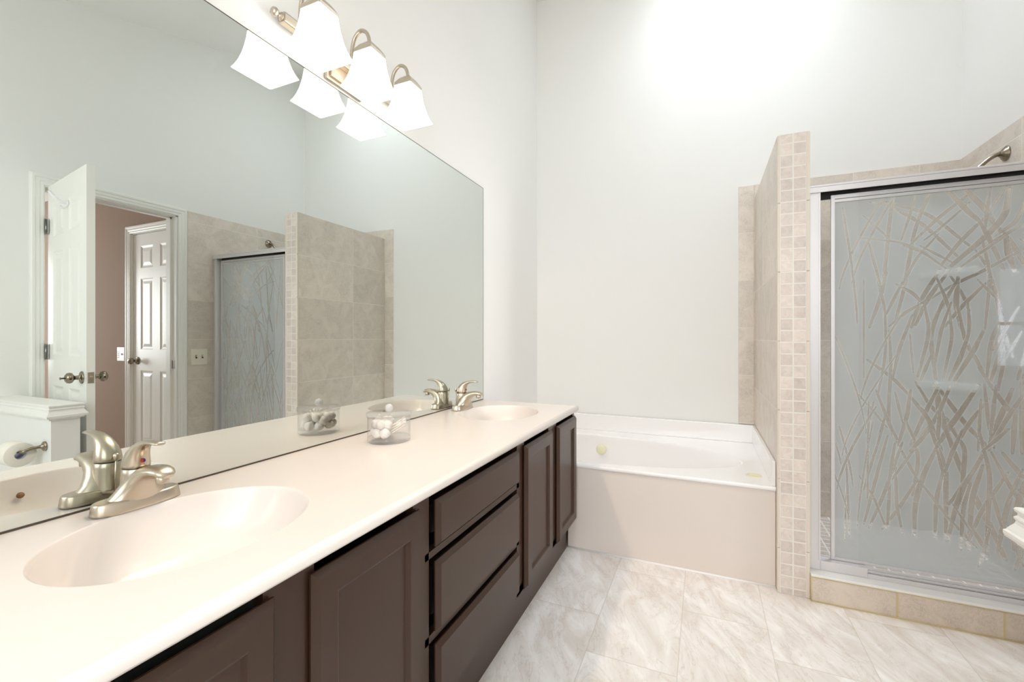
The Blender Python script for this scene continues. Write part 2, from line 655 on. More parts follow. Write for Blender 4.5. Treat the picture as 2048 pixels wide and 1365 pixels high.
def ell(c, ax1, r1, ax2, r2, n=24, sq=2.0):
    """super-ellipse ring"""
    c, a, b = Vector(c), Vector(ax1), Vector(ax2)
    out = []
    for k in range(n):
        t = 2 * PI * k / n
        ct, st = math.cos(t), math.sin(t)
        out.append(c + a * (r1 * math.copysign(abs(ct) ** (2 / sq), ct)) + b * (r2 * math.copysign(abs(st) ** (2 / sq), st)))
    return out

# ================================================================== the setting
ST = dict(kind='structure')
CEIL = lambda y: 2.848 + 0.274 * y
YB, XR, YN = 3.197, 2.478, -1.0


def prism_wall(x0, x1, y0, y1):
    b = B()
    b.box(x0, x1, y0, y1, 0, 1)
    for v in b.bm.verts:
        if v.co.z > 0.5:
            v.co.z = CEIL(v.co.y)
    return b


B().box(-0.12, 2.594, -1.12, 3.317, -0.05, 0).link('floor', M['floor'], **ST)
prism_wall(-0.12, 0, YN - 0.12, YB + 0.12).link('wall_left', M['wall'], **ST)
prism_wall(0, XR, YB, YB + 0.12).link('wall_back', M['wall'], **ST)
DY0, DY1, DZ = 1.304, 2.034, 2.052          # bathroom doorway
b = prism_wall(XR, 2.588, YN - 0.12, DY0)
b2 = prism_wall(XR, 2.588, DY1, YB + 0.12)
b3 = prism_wall(XR, 2.588, DY0, DY1)
for v in b3.bm.verts:
    if v.co.z < 0.5:
        v.co.z = DZ
for q in (b2, b3):
    tmp = bpy.data.meshes.new('t')
    q.bm.to_mesh(tmp)
    b.bm.from_mesh(tmp)
    q.bm.free()
    bpy.data.meshes.remove(tmp)
b.link('wall_right', M['wall'], **ST)

# near wall with an added, unseen window to brighten the room
b = B()
WX0, WX1, WZ0, WZ1 = 0.40, 1.90, 1.0, 2.42
b.box(0, WX0, YN - 0.12, YN, 0, CEIL(YN))
b.box(WX1, XR, YN - 0.12, YN, 0, CEIL(YN))
b.box(WX0, WX1, YN - 0.12, YN, 0, WZ0)
b.box(WX0, WX1, YN - 0.12, YN, WZ1, CEIL(YN))
b.link('wall_near', M['wall'], **ST)


def window(name, x0, x1, z0, z1, y, rail):
    b = B()
    t = 0.05
    b.box(x0, x0 + t, y - 0.04, y + 0.02, z0, z1, 0.004)
    b.box(x1 - t, x1, y - 0.04, y + 0.02, z0, z1, 0.004)
    b.box(x0, x1, y - 0.04, y + 0.02, z0, z0 + t, 0.004)
    b.box(x0, x1, y - 0.04, y + 0.02, z1 - t, z1, 0.004)
    b.box(x0, x1, y - 0.03, y + 0.01, rail - 0.02, rail + 0.02, 0.004)
    f = b.link(name, M['trim'], **ST)
    B().box(x0 + t, x1 - t, y - 0.012, y - 0.008, z0 + t, z1 - t).link('pane', M['pane'], f)
    return f


window('added_window', WX0, WX1, WZ0, WZ1, YN - 0.06, 1.7)  # added opening for the fill light, out of view

# sloped ceiling with the skylight opening and its shaft
b = B()
xs = [-0.12, SKY_X0, SKY_X1, 2.594]
ys = [-1.12, SKY_Y0, SKY_Y1, 3.317]
for i in range(3):
    for j in range(3):
        if i == 1 and j == 1:
            continue
        p = [(xs[i], ys[j]), (xs[i + 1], ys[j]), (xs[i + 1], ys[j + 1]), (xs[i], ys[j + 1])]
        lo = [b.bm.verts.new((x, y, CEIL(y))) for x, y in p]
        hi = [b.bm.verts.new((x, y, CEIL(y) + 0.06)) for x, y in p]
        b.face(lo)
        b.face(list(reversed(hi)))
ring = [(SKY_X0, SKY_Y0), (SKY_X1, SKY_Y0), (SKY_X1, SKY_Y1), (SKY_X0, SKY_Y1)]
V0 = [b.bm.verts.new((x, y, CEIL(y))) for x, y in ring]
V1 = [b.bm.verts.new((x, y, 4.42)) for x, y in ring]
for k in range(4):
    b.face([V0[k], V0[(k + 1) % 4], V1[(k + 1) % 4], V1[k]])
b.link('ceiling', M['ceiling'], fix=False, **ST)
b = B()
b.box(SKY_X0 - 0.05, SKY_X1 + 0.05, SKY_Y0 - 0.05, SKY_Y0, 4.39, 4.46)
b.box(SKY_X0 - 0.05, SKY_X1 + 0.05, SKY_Y1, SKY_Y1 + 0.05, 4.39, 4.46)
b.box(SKY_X0 - 0.05, SKY_X0, SKY_Y0, SKY_Y1, 4.39, 4.46)
b.box(SKY_X1, SKY_X1 + 0.05, SKY_Y0, SKY_Y1, 4.39, 4.46)
w2 = b.link('window_2', M['trim'], **ST)
B().box(SKY_X0, SKY_X1, SKY_Y0, SKY_Y1, 4.43, 4.436).link('pane', M['pane'], w2)

# bedroom beyond the doorway
BX1, BY0, BY1, BZ = 6.5, -3.0, 2.18, 2.50
CX0, CX1 = 2.70, 3.392                      # closet doorway in the bedroom
B().box(2.594, BX1 + 0.1, BY0 - 0.1, BY1 + 0.3, -0.05, 0.0).link('floor_bedroom', M['carpet'], **ST)
B().box(2.588, BX1 + 0.1, BY0 - 0.1, BY1 + 0.3, BZ, BZ + 0.06).link('ceiling_bedroom', M['ceiling'], **ST)
b = B()
b.box(2.594, CX0, BY1, BY1 + 0.11, 0, BZ)
b.box(CX1, BX1, BY1, BY1 + 0.11, 0, BZ)
b.box(CX0, CX1, BY1, BY1 + 0.11, 2.035, BZ)
b.link('wall_bedroom_far', M['tan'], **ST)
b = B()
b.box(2.588, 2.594, BY0, DY0, 0, BZ)
b.box(2.588, 2.594, DY1, BY1, 0, BZ)
b.box(2.588, 2.594, DY0, DY1, DZ, BZ)
b.link('wall_bedroom_side', M['tan'], **ST)
b = B().box(BX1, BX1 + 0.1, BY0 - 0.1, BY1 + 0.11, 0, BZ)
b.link('wall_bedroom_right', M['tan'], **ST)
b = B()
b.box(2.588, 4.60, BY0 - 0.1, BY0, 0, BZ)
b.box(5.70, BX1, BY0 - 0.1, BY0, 0, BZ)
b.box(4.60, 5.70, BY0 - 0.1, BY0, 0, 0.72)
b.box(4.60, 5.70, BY0 - 0.1, BY0, 2.06, BZ)
b.link('wall_bedroom_near', M['tan'], **ST)
window('window_3', 4.60, 5.70, 0.72, 2.06, BY0 - 0.05, 1.31)


# ------------------------------------------------------------------ casings and doors
def casing(b, a0, a1, top, face, out, axis):
    """moulded casing swept round an opening; face = wall plane, out = +1/-1 direction it stands proud"""
    prof = [(0.0, 0.0), (0.0, 0.010), (0.006, 0.013), (0.018, 0.013), (0.024, 0.016), (0.040, 0.016), (0.045, 0.020), (0.056, 0.020), (0.061, 0.014), (0.063, 0.0)]
    rows = []
    for u, v in prof:
        w = face + out * v
        q = [(a0 - u, 0.0), (a0 - u, top + u), (a1 + u, top + u), (a1 + u, 0.0)]
        rows.append([(w, p[0], p[1]) if axis == 'y' else (p[0], w, p[1]) for p in q])
    b.grid(rows, smooth=False)


b = B()
casing(b, DY0 - 0.003, DY1 + 0.003, DZ - 0.003, XR, -1, 'y')
casing(b, DY0 - 0.003, DY1 + 0.003, DZ - 0.003, 2.594, 1, 'y')
# jamb lining with stop
b.box(XR - 0.004, 2.598, DY0 - 0.004, DY0 + 0.001, 0, DZ)
b.box(XR - 0.004, 2.598, DY1 - 0.010, DY1, 0, DZ)
b.box(XR - 0.004, 2.598, DY0, DY1, DZ - 0.010, DZ)
b.box(XR + 0.050, XR + 0.085, DY1 - 0.021, DY1 - 0.010, 0, DZ - 0.01)
b.box(XR + 0.050, XR + 0.085, DY0 + 0.010, DY1 - 0.010, DZ - 0.021, DZ - 0.01)
tr1 = b.link('trim_1', M['trim'], **ST)
B().box(XR + 0.012, XR + 0.046, DY1 - 0.0125, DY1 - 0.0095, 0.895, 0.957, 0.001).link('strike_plate', M['steel'], tr1)

b = B()
casing(b, CX0 + 0.003, CX1 - 0.003, 2.032, BY1, -1, 'x')
b.box(CX0, CX0 + 0.01, BY1, BY1 + 0.10, 0, 2.035)
b.box(CX1 - 0.01, CX1, BY1, BY1 + 0.10, 0, 2.035)
b.box(CX0, CX1, BY1, BY1 + 0.10, 2.025, 2.035)
b.link('trim_2', M['trim'], **ST)


def panel_door(w, h, t):
    """six-panel leaf: x 0..w, y 0..t, z 0..h; both faces panelled"""
    b = B()
    st, md = 0.105, 0.10
    pw = (w - 2 * st - md) / 2
    xs_ = [0, st, st + pw, st + pw + md, w - st, w]
    zs_ = [0, 0.22, 0.84, 1.02, 1.63, 1.72, 1.91, h]
    for y, s in ((0, 1), (t, -1)):
        for i in range(5):
            for j in range(7):
                x0, x1, z0, z1 = xs_[i], xs_[i + 1], zs_[j], zs_[j + 1]
                if i in (1, 3) and j in (1, 3, 5):
                    rings = []
                    for ins, dep in ((0, 0), (0.010, 0.005), (0.016, 0.007), (0.024, 0.007), (0.048, 0.002)):
                        rings.append([(x0 + ins, y + s * dep, z0 + ins), (x1 - ins, y + s * dep, z0 + ins), (x1 - ins, y + s * dep, z1 - ins), (x0 + ins, y + s * dep, z1 - ins)])
                    V = b.grid(rings, close_u=True, smooth=False)
                    b.face(V[-1])
                else:
                    b.face([b.bm.verts.new(p) for p in ((x0, y, z0), (x1, y, z0), (x1, y, z1), (x0, y, z1))])
    for q in (((0, 0), (w, 0), (w, t), (0, t)),):
        for z in (0, h):
            b.face([b.bm.verts.new((x, y, z)) for x, y in q])
    for x in (0, w):
        b.face([b.bm.verts.new(p) for p in ((x, 0, 0), (x, t, 0), (x, t, h), (x, 0, h))])
    return b


def knob(b, o, d):
    b.lathe([(0.001, 0.0), (0.033, 0.0), (0.033, 0.004), (0.028, 0.008), (0.012, 0.010), (0.011, 0.030), (0.016, 0.034), (0.026, 0.040), (0.0285, 0.050), (0.026, 0.060), (0.016, 0.067), (0.005, 0.070), (0.001, 0.070)], o, d, 24)
    return b


# bathroom door leaf, swung into the room
H = Vector((2.474, 1.319, 0))
Tp = Vector((1.801, 1.223, 0))
dv = (Tp - H).normalized()
nv = Vector((dv.y, -dv.x, 0))
if nv.y < 0:
    nv = -nv
LW = (Tp - H).length
mx = Matrix(((dv.x, nv.x, 0, H.x), (dv.y, nv.y, 0, H.y), (0, 0, 1, 0.008), (0, 0, 0, 1)))
b = panel_door(LW, 2.036, 0.035)
b.bm.transform(mx)
d1 = b.link('door_1', M['trim'], **ST)
kp = H + dv * (LW - 0.065) + Vector((0, 0, 0.918))
k1 = knob(B(), kp, tuple(-nv))
k1.lathe([(0.004, 0.068), (0.004, 0.082), (0.009, 0.084), (0.002, 0.088)], kp, tuple(-nv), 12)
k1.link('knob', M['pewter'], d1)
knob(B(), kp + nv * 0.035, tuple(nv)).link('knob', M['pewter'], d1)
b = B()
b.box(LW - 0.0005, LW + 0.0015, 0.005, 0.030, 0.918 - 0.008 - 0.029, 0.918 - 0.008 + 0.029, 0.0005)
b.box(LW, LW + 0.008, 0.011, 0.024, 0.918 - 0.016, 0.918, 0.001)
b.bm.transform(mx)
b.link('latch_plate', M['nickel'], d1)
for z in (1.80, 1.045, 0.22):
    b = B()
    b.lathe([(0.006, -0.048), (0.006, 0.048)], (XR - 0.006, DY0 + 0.006, z), 'z', 12)
    b.box(XR - 0.010, XR + 0.030, DY0 + 0.0100, DY0 + 0.0122, z - 0.045, z + 0.045)
    h_ = B()
    b.box(2.441, XR - 0.008, DY0 + 0.003, DY0 + 0.006, z - 0.045, z + 0.045)
    b.link('hinge', M['steel'], d1)
    h_.bm.free()
# white robe hook screwed to the leaf
hp = H + dv * 0.375 + Vector((0, 0, 1.885))
b = B()
b.lathe([(0.001, 0), (0.020, 0), (0.018, 0.006), (0.001, 0.008)], hp, tuple(-nv), 16)
b.tube(catmull([hp - nv * 0.004, hp - nv * 0.03 + Vector((0, 0, 0.004)), hp - nv * 0.055 + Vector((0, 0, 0.024)), hp - nv * 0.075 + Vector((0, 0, 0.05))], 5), 0.008, 10)
b.tube(catmull([hp - nv * 0.004 - Vector((0, 0, 0.01)), hp - nv * 0.02 - Vector((0, 0, 0.03)), hp - nv * 0.035 - Vector((0, 0, 0.022))], 5), 0.007, 10)
b.link('robe_hook', M['whitep'], d1)

# closed closet door in the bedroom
b = panel_door(CX1 - CX0 - 0.026, 2.012, 0.035)
b.bm.transform(Matrix.Translation((CX0 + 0.013, BY1 + 0.012, 0.008)))
d2 = b.link('door_2', M['trim'], **ST)
knob(B(), (3.318, BY1 + 0.012, 0.930), 'y' if False else (0, -1, 0)).link('knob', M['pewter'], d2)

# ------------------------------------------------------------------ tiled walls of the shower
M['tile_right'] = tile_mat('stone_tile_right', 'yz', (0.62, 0.305), (2.06, 0.2), TB, TV, TG, gw=0.004)
M['tile_strip'] = tile_mat('stone_tile_strip', 'xz', (0.6, 0.305), (1.1, 0.278), TB, TV, TG, gw=0.004)
B().box(1.476, XR, 3.188, YB, 0.05, 2.105, 0.001).link('wall_shower_back', M['tile_xz'], **ST)
B().box(1.387, 1.476, 3.188, YB, 0.574, 2.105, 0.003).link('trim_3', M['tile_strip'], **ST)
B().box(2.468, XR, 2.102, 3.188, 0.0, 2.105, 0.001).link('wall_shower_right', M['tile_right'], **ST)
B().box(1.6035, 2.468, 2.36, 3.188, 0.0, 0.05).link('floor_shower', M['panmosaic'], **ST)

# tiled partition between tub and shower
PX0, PX1, PYF, PZ = 1.4805, 1.6035, 2.258, 2.026
M['mosaic'] = tile_mat('stone_mosaic_end', 'xz', (0.0494, 0.0514), (1.4914, 0.031), S(220, 210, 202), S(172, 154, 140), S(236, 231, 224), gw=0.0052, nscale=26, tone=0.12)
pt = B().box(PX0 + 0.008, PX1 - 0.008, PYF + 0.008, 3.188, 0, PZ - 0.004).link('wall_partition', M['wall'], **ST)
B().box(PX0, PX0 + 0.008, PYF + 0.006, 3.188, 0, PZ, 0.002).link('tile_face', M['tile_yz'], pt)
B().box(PX1 - 0.008, PX1, PYF + 0.006, 3.188, 0, PZ, 0.002).link('tile_face', M['tile_yz'], pt)
B().box(1.4905, 1.5905, PYF, PYF + 0.008, 0, PZ, 0.001).link('mosaic_face', M['mosaic'], pt)
b = B()
zz = 0.0
while zz < PZ:
    z2 = min(PZ, zz + 0.305 if zz > 0 else 0.2)
    b.box(PX0, 1.4908, PYF - 0.001, PYF + 0.012, zz + 0.001, z2 - 0.001, 0.003)
    b.box(1.5902, PX1, PYF - 0.001, PYF + 0.012, zz + 0.001, z2 - 0.001, 0.003)
    zz = z2
b.link('bullnose_edge', M['bullnose'], pt)
B().box(PX0 + 0.004, PX1 - 0.004, PYF + 0.004, 3.188, PZ - 0.006, PZ + 0.001, 0.002).link('top_cap', M['bullnose'], pt)

# low partition beside the toilet, with its moulded cap
pw = B().box(1.757, XR, 1.070, 1.180, 0, 0.74).link('wall_pony', M['wall'], **ST)
b = B()
b.stack((1.757, XR, 1.070, 1.180), [(0.0, 0.722), (0.010, 0.724), (0.012, 0.730), (0.022, 0.734), (0.024, 0.740), (0.024, 0.746), (0.0205, 0.749), (0.0195, 0.752), (0.016, 0.758), (0.0125, 0.764), (0.011, 0.770), (0.0135, 0.774), (0.0135, 0.777), (0.0095, 0.781), (0.0095, 0.786), (0.0125, 0.788), (0.0135, 0.793), (0.0115, 0.7965), (0.007, 0.798)], skip='x+')
b.link('cap', M['trim'], pw)

# outside the bedroom window
B().box(-6, 16, -30, -3.6, -3.1, -3.0).link('ground', M['grass'], **ST)


# ================================================================== bathtub
tub = thing('bathtub', 'white oval bathtub set in a deck with an almond apron, between vanity and tiled partition', 'bathtub', (0.74, 2.74, 0))
TZ = 0.458
def egg(s, z, n=72):
    cx_, cy_ = 0.42, 2.665
    out = []
    for k in range(n):
        t = 2 * PI * k / n
        ct, st = math.cos(t), math.sin(t)
        a = 0.955 if ct > 0 else 0.32
        bb = 0.372 if st > 0 else 0.335
        ex = 2.0 if ct > 0 else 2.6
        out.append((cx_ + 0.05 * (1 - s) + s * a * math.copysign(abs(ct) ** (2 / ex), ct), cy_ + s * bb * math.copysign(abs(st) ** (2 / ex), st), z))
    return out
b = B()
# deck plate with the oval cut out
hole = [b.bm.verts.new(p) for p in egg(1.0, TZ)]
x0, x1, y0, y1 = 0.004, 1.4795, 2.290, 3.188
outer = []
for (ax, ay), (bx, by), n in (((x0, y0), (x1, y0), 24), ((x1, y0), (x1, y1), 14), ((x1, y1), (x0, y1), 24), ((x0, y1), (x0, y0), 14)):
    for k in range(n):
        outer.append(b.bm.verts.new((ax + (bx - ax) * k / n, ay + (by - ay) * k / n, TZ)))
es = []
for loop in (hole, outer):
    for k in range(len(loop)):
        es.append(b.bm.edges.new((loop[k], loop[(k + 1) % len(loop)])))
bmesh.ops.triangle_fill(b.bm, use_beauty=True, use_dissolve=False, edges=es)
# nosing along the front
rows = []
for u, z in ((0.0, TZ), (-0.004, TZ - 0.001), (-0.007, TZ - 0.005), (-0.007, TZ - 0.016), (-0.003, TZ - 0.019), (0.012, TZ - 0.019)):
    rows.append([(x0, y0 + u, z), (x1, y0 + u, z)])
b.grid(rows)
# basin
V = b.grid([egg(s, z) for s, z in ((1.0, TZ), (0.992, TZ - 0.003), (0.984, TZ - 0.012), (0.965, TZ - 0.06), (0.935, TZ - 0.15), (0.90, TZ - 0.24), (0.86, TZ - 0.31), (0.78, TZ - 0.36), (0.6, TZ - 0.38), (0.3, TZ - 0.385), (0.02, TZ - 0.388))], close_u=True)
b.face(V[-1])
b.link('basin', M['tub'], tub)
B().box(0.51, 1.4795, 2.296, 2.312, 0.004, TZ - 0.019, 0.002).link('apron', M['apron'], tub)
B().tube([(0.51, 2.2945, 0.003), (1.4795, 2.2945, 0.003)], 0.005, 8).link('caulk_line', M['caulk'], tub)
B().box(0.004, 1.4795, 3.172, 3.188, TZ, 0.571, 0.004).link('backsplash', M['tub'], tub)
B().box(1.4635, 1.4795, 2.292, 3.172, TZ, 0.571, 0.004).link('side_splash', M['tub'], tub)
b = B()
b.lathe([(0.001, 0.008), (0.022, 0.008), (0.026, 0.006), (0.034, 0.004), (0.035, 0.0), (0.034, -0.006)], (0.545, 2.975, 0.373), (0.02, -0.96, 0.25), 28)
b.link('overflow_cover', M['ivory'], tub, label='ivory round overflow cover')
b = B()
b.lathe([(0.035, 0.0), (0.035, 0.003), (0.029, 0.006), (0.028, 0.0035), (0.02, 0.0035), (0.014, 0.007), (0.001, 0.008)], (1.405, 2.432, TZ), 'z', 28)
b.link('deck_button', M['ivory'], tub, label='ivory round button on the deck')

# ================================================================== shower
curb = thing('shower_curb', 'beige stone-tiled curb with a white marble top under the shower door', 'shower curb', (2.03, 2.30, 0))
B().box(1.6035, 2.468, 2.244, 2.36, 0, 0.106, 0.001).link('tile_face', M['curbtile'], curb)
B().box(1.6035, 2.468, 2.241, 2.362, 0.106, 0.1165, 0.003).link('marble_top', M['marble'], curb, label='white marble threshold')

b = B()
b.tube([(1.6035, 2.2425, 0.105), (2.466, 2.2425, 0.105)], 0.0025, 8)
b.tube([(1.6035, 2.2425, 0.002), (2.466, 2.2425, 0.002)], 0.003, 8)
b.tube([(1.6045, 2.2425, 0.002), (1.6045, 2.2425, 0.108)], 0.003, 8)
b.link('grout_bead', M['grout'], curb, label='yellowed grout line')

fr = thing('shower_enclosure', 'silver-framed sliding shower door of frosted glass etched with clear grass blades', 'shower door', (2.03, 2.32, 0.1165))
b = B()
b.box(1.6035, 2.468, 2.290, 2.296, 1.765, 1.786, 0.001)
b.box(1.6035, 2.468, 2.288, 2.350, 1.786, 1.796, 0.003)
b.box(1.6035, 2.468, 2.344, 2.350, 1.745, 1.786)
b.box(1.6035, 2.468, 2.288, 2.294, 1.7625, 1.766, 0.001)
b.link('header', M['alu'], fr)
B().box(1.649, 2.43, 2.338, 2.344, 1.741, 1.786).link('channel_shade', M['black'], fr, label='black strip for the shade inside the header channel')  # black strip painted in as the shade under the header
b = B()
b.box(1.6035, 1.6485, 2.297, 2.345, 0.1165, 1.765, 0.002)
b.box(1.642, 1.6485, 2.294, 2.298, 0.16, 1.765, 0.001)
b.link('jamb', M['alu'], fr)
b = B()
b.box(2.432, 2.468, 2.297, 2.345, 0.1165, 1.765, 0.002)
b.box(2.440, 2.446, 2.291, 2.298, 0.16, 1.765, 0.001)
b.link('jamb', M['alu'], fr)
b = B()
b.box(1.6485, 1.815, 2.297, 2.347, 0.1165, 0.157, 0.002)
b.box(1.815, 2.432, 2.297, 2.303, 0.1165, 0.134, 0.001)
b.box(1.815, 2.432, 2.308, 2.347, 0.1165, 0.143, 0.001)
b.box(1.815, 2.432, 2.316, 2.322, 0.143, 0.152, 0.001)
b.link('sill_track', M['alu'], fr)
B().box(1.815, 2.432, 2.303, 2.308, 0.1165, 0.124).link('track_slot', M['black'], fr, label='dark slot of the track')

# the etched grass: strip width then points (x z), millimetres on the glass
STRIPS = "16 1916 1671 2007 1595 2100 1477;15 1916 1690 2029 1629 2151 1497;12 1863 1699 1899 1686 1919 1671;15 1911 1718 1901 1635 1883 1418 1879 1385;16 2029 1719 1984 1581 1955 1393 1942 1311 1919 1201;11 1984 1721 1967 1645 1946 1568;14 2139 1693 2054 1614 1981 1532;11 2130 1646 2060 1573 2035 1551;20 2088 1723 2136 1649 2181 1589;22 2136 1725 2193 1643 2227 1576;21 2227 1572 2267 1506 2308 1419;25 2264 1681 2253 1608 2198 1528 2115 1440;16 2193 1599 2127 1519 2079 1447;12 2247 1694 2210 1621;14 2210 1691 2204 1641 2198 1560;13 2308 1564 2239 1521 2195 1481 2136 1423;16 2308 1637 2284 1578 2253 1550;18 2187 1576 2207 1527 2242 1423;25 2259 1507 2266 1453 2276 1413;15 2284 1455 2210 1406 2181 1388 2106 1344 2032 1291;11 2038 1527 1988 1457 1946 1360;14 2091 1385 2127 1311 2148 1247 2151 1197;22 2115 1344 2112 1264 2121 1198;19 2100 1329 2066 1257 2041 1199;20 2048 1380 2004 1288 1978 1200;19 2076 1378 2023 1287 1994 1210;14 2060 1347 2085 1265 2094 1198;17 2181 1321 2127 1252 2091 1198;16 2216 1366 2236 1260 2247 1196;12 2207 1406 2210 1339 2200 1197;13 2187 1443 2207 1402 2213 1359;15 1946 1336 1975 1314 1997 1284;17 1883 1376 1866 1293 1839 1202;13 1866 1335 1879 1271 1883 1202;14 1929 1332 1896 1250;11 1832 1519 1863 1377;10 1829 1630 1879 1570;9 1825 1554 1933 1528 1997 1493;11 2023 1491 2076 1451;11 1972 1500 2013 1476 2054 1436;11 2193 1336 2222 1296;13 2193 1497 2204 1434 2210 1398;12 2244 1516 2169 1452 2136 1423;14 1997 1268 1949 1232 1919 1201;16 2118 1242 2139 1122 2163 1063 2187 1008;13 2148 1241 2151 1182 2145 1126;19 2060 1243 2037 1163 2034 1102 2045 992;16 2016 1245 2026 1171 2019 1102 1997 999;13 2094 1202 2097 1122 2076 993;18 2142 1118 2124 1050 2100 986;20 2181 1126 2160 1071 2118 982;14 2088 1243 2069 1175 2060 1126 2048 1041;16 1997 921 2029 857 2060 818 2088 792 2127 707;26 2051 919 2066 807 2100 695;20 2060 920 2115 826 2151 769 2195 714;23 2166 917 2115 814 2088 764 2060 701;18 2048 907 2013 815 1978 714;19 2085 909 2054 814 2023 755 1991 698;19 1975 874 2023 799 2057 701;16 2060 818 2054 717;16 1846 1016 1906 963 1949 910;16 2193 863 2151 789 2121 719;16 2239 1192 2216 1114 2204 989;17 2239 1231 2253 1142 2270 1080;16 2250 1126 2246 1021;15 2253 1053 2239 951;15 2247 1111 2216 966;16 2198 914 2207 809 2219 728;22 2267 902 2233 792 2213 716;17 2308 794 2253 871 2193 985;18 2284 819 2278 712;19 2303 931 2303 715;16 2227 912 2216 779;12 2184 855 2178 712;17 2308 912 2267 829 2222 724;12 1884 1223 1886 1109 1879 1012 1863 910;14 1899 1130 1903 1013 1896 828 1903 753;15 1965 1196 1933 1088 1916 996;9 1968 1114 1975 1015;14 1863 876 1899 765 1923 709;12 1839 824 1825 751;11 1808 865 1839 824 1873 776;17 1965 882 1955 799 1933 705;13 1879 776 1859 682;12 1959 766 1978 710;11 1923 871 1936 806;15 2023 1024 2010 983;14 2292 1130 2267 1072;14 2284 1226 2233 1111;23 2085 738 2127 602 2187 448 2210 397 2247 294;18 2109 740 2136 683 2133 583 2127 482;20 2038 734 2076 604 2080 512 2080 338;21 2051 682 2007 555 1984 441 1981 341;18 2187 648 2145 564 2103 483;20 2181 644 2133 527 2109 440 2091 340;20 2184 597 2160 487 2151 315;16 1981 696 1992 623 1978 506;12 2054 662 2072 575;16 2121 733 2100 671 2082 604;17 2066 562 2051 471 2046 344;12 2010 518 2048 462 2091 392;12 2106 379 2154 320;17 2148 521 2133 439 2127 311;12 1933 670 1984 556;15 1972 505 1933 424 1889 346;14 1919 569 1923 431 1937 342;14 1899 499 1893 355;12 1968 645 1919 556;14 1886 686 1852 527 1818 360;15 1933 662 1879 467 1839 346;11 1811 508 1846 445 1879 349;12 1866 706 1829 557 1818 509;14 1913 656 1899 537;16 2250 578 2193 457 2151 331;17 2187 723 2210 592 2207 451 2201 281;19 2276 539 2253 423 2239 324;17 2169 354 2193 303;18 2264 657 2308 589;14 2227 653 2276 539 2308 482;14 2224 493 2242 410;11 2115 433 2145 378;18 2007 718 1984 684;16 2247 752 2210 706;13 2207 357 2193 280 2181 234;14 2295 595 2267 507;17 2308 325 2290 257;13 2273 369 2298 281"
def strip_list():
    out = []
    for t in STRIPS.split(';'):
        v = list(map(float, t.split()))
        pts = [Vector((v[i] / 1000, v[i + 1] / 1000, 0)) for i in range(1, len(v) - 1, 2)]
        cur = catmull(pts, 8) if len(pts) > 2 else [pts[0].lerp(pts[1], k / 8) for k in range(9)]
        cur = [cur[0] + (cur[0] - cur[1]).normalized() * 0.045] + cur + [cur[-1] + (cur[-1] - cur[-2]).normalized() * 0.045]
        out.append((v[0] / 1000, [(p.x, p.y) for p in cur]))
    return out
base_strips = strip_list()


def etched_pane(x0, x1, z0, z1, y, step, strips, zfade):
    nx, nz = int((x1 - x0) / step) + 1, int((z1 - z0) / step) + 1
    X, Z = np.meshgrid(np.linspace(x0, x1, nx), np.linspace(z0, z1, nz))
    clear = np.zeros_like(X)
    line = np.zeros_like(X)
    for w, pts in strips:
        n = len(pts)
        ax = np.array([p[0] for p in pts])
        az = np.array([p[1] for p in pts])
        m = w + 0.01
        i0, i1 = np.searchsorted(X[0], [ax.min() - m, ax.max() + m])
        j0, j1 = np.searchsorted(Z[:, 0], [az.min() - m, az.max() + m])
        if i1 <= i0 or j1 <= j0:
            continue
        xx, zz_ = X[j0:j1, i0:i1], Z[j0:j1, i0:i1]
        best = np.full(xx.shape, 9.0)
        par = np.zeros(xx.shape)
        for k in range(n - 1):
            dx, dz = ax[k + 1] - ax[k], az[k + 1] - az[k]
            L2 = dx * dx + dz * dz + 1e-12
            t = np.clip(((xx - ax[k]) * dx + (zz_ - az[k]) * dz) / L2, 0, 1)
            s_ = (k + t) / (n - 1)
            taper = 0.62 + 0.38 * np.sin(PI * np.clip(s_, 0.06, 0.94))
            d = np.hypot(xx - ax[k] - t * dx, zz_ - az[k] - t * dz) - w * 0.44 * taper
            m_ = d < best
            best = np.where(m_, d, best)
            par = np.where(m_, s_, par)
        # polished away towards both ends
        fade = np.clip(np.minimum(par, 1 - par) * (n - 1) * 1.6, 0, 1)
        c = np.clip(0.5 - best / (2 * step), 0, 1) * fade
        # later blades lie over earlier ones, leaving a fine etched outline
        rim = np.clip(1.0 - np.abs(best - 0.0012) / 0.0016, 0, 1)
        ln_ = np.clip(1.2 - np.abs(best - 0.0008) / 0.0016, 0, 1) * fade
        line[j0:j1, i0:i1] = np.maximum(line[j0:j1, i0:i1] * (best > 0), ln_)
        clear[j0:j1, i0:i1] = np.maximum(clear[j0:j1, i0:i1] * (1 - rim * fade), c)
    clear *= np.clip((Z - zfade) / 0.05, 0, 1)
    line *= np.clip((Z - zfade) / 0.05, 0, 1)
    nv_ = nx * nz
    co = np.stack([X.ravel(), np.full(nv_, y), Z.ravel()], 1)
    i = np.arange(nx * nz).reshape(nz, nx)
    q = np.stack([i[:-1, :-1], i[:-1, 1:], i[1:, 1:], i[1:, :-1]], -1).reshape(-1, 4)
    return co, q, clear.ravel(), line.ravel()


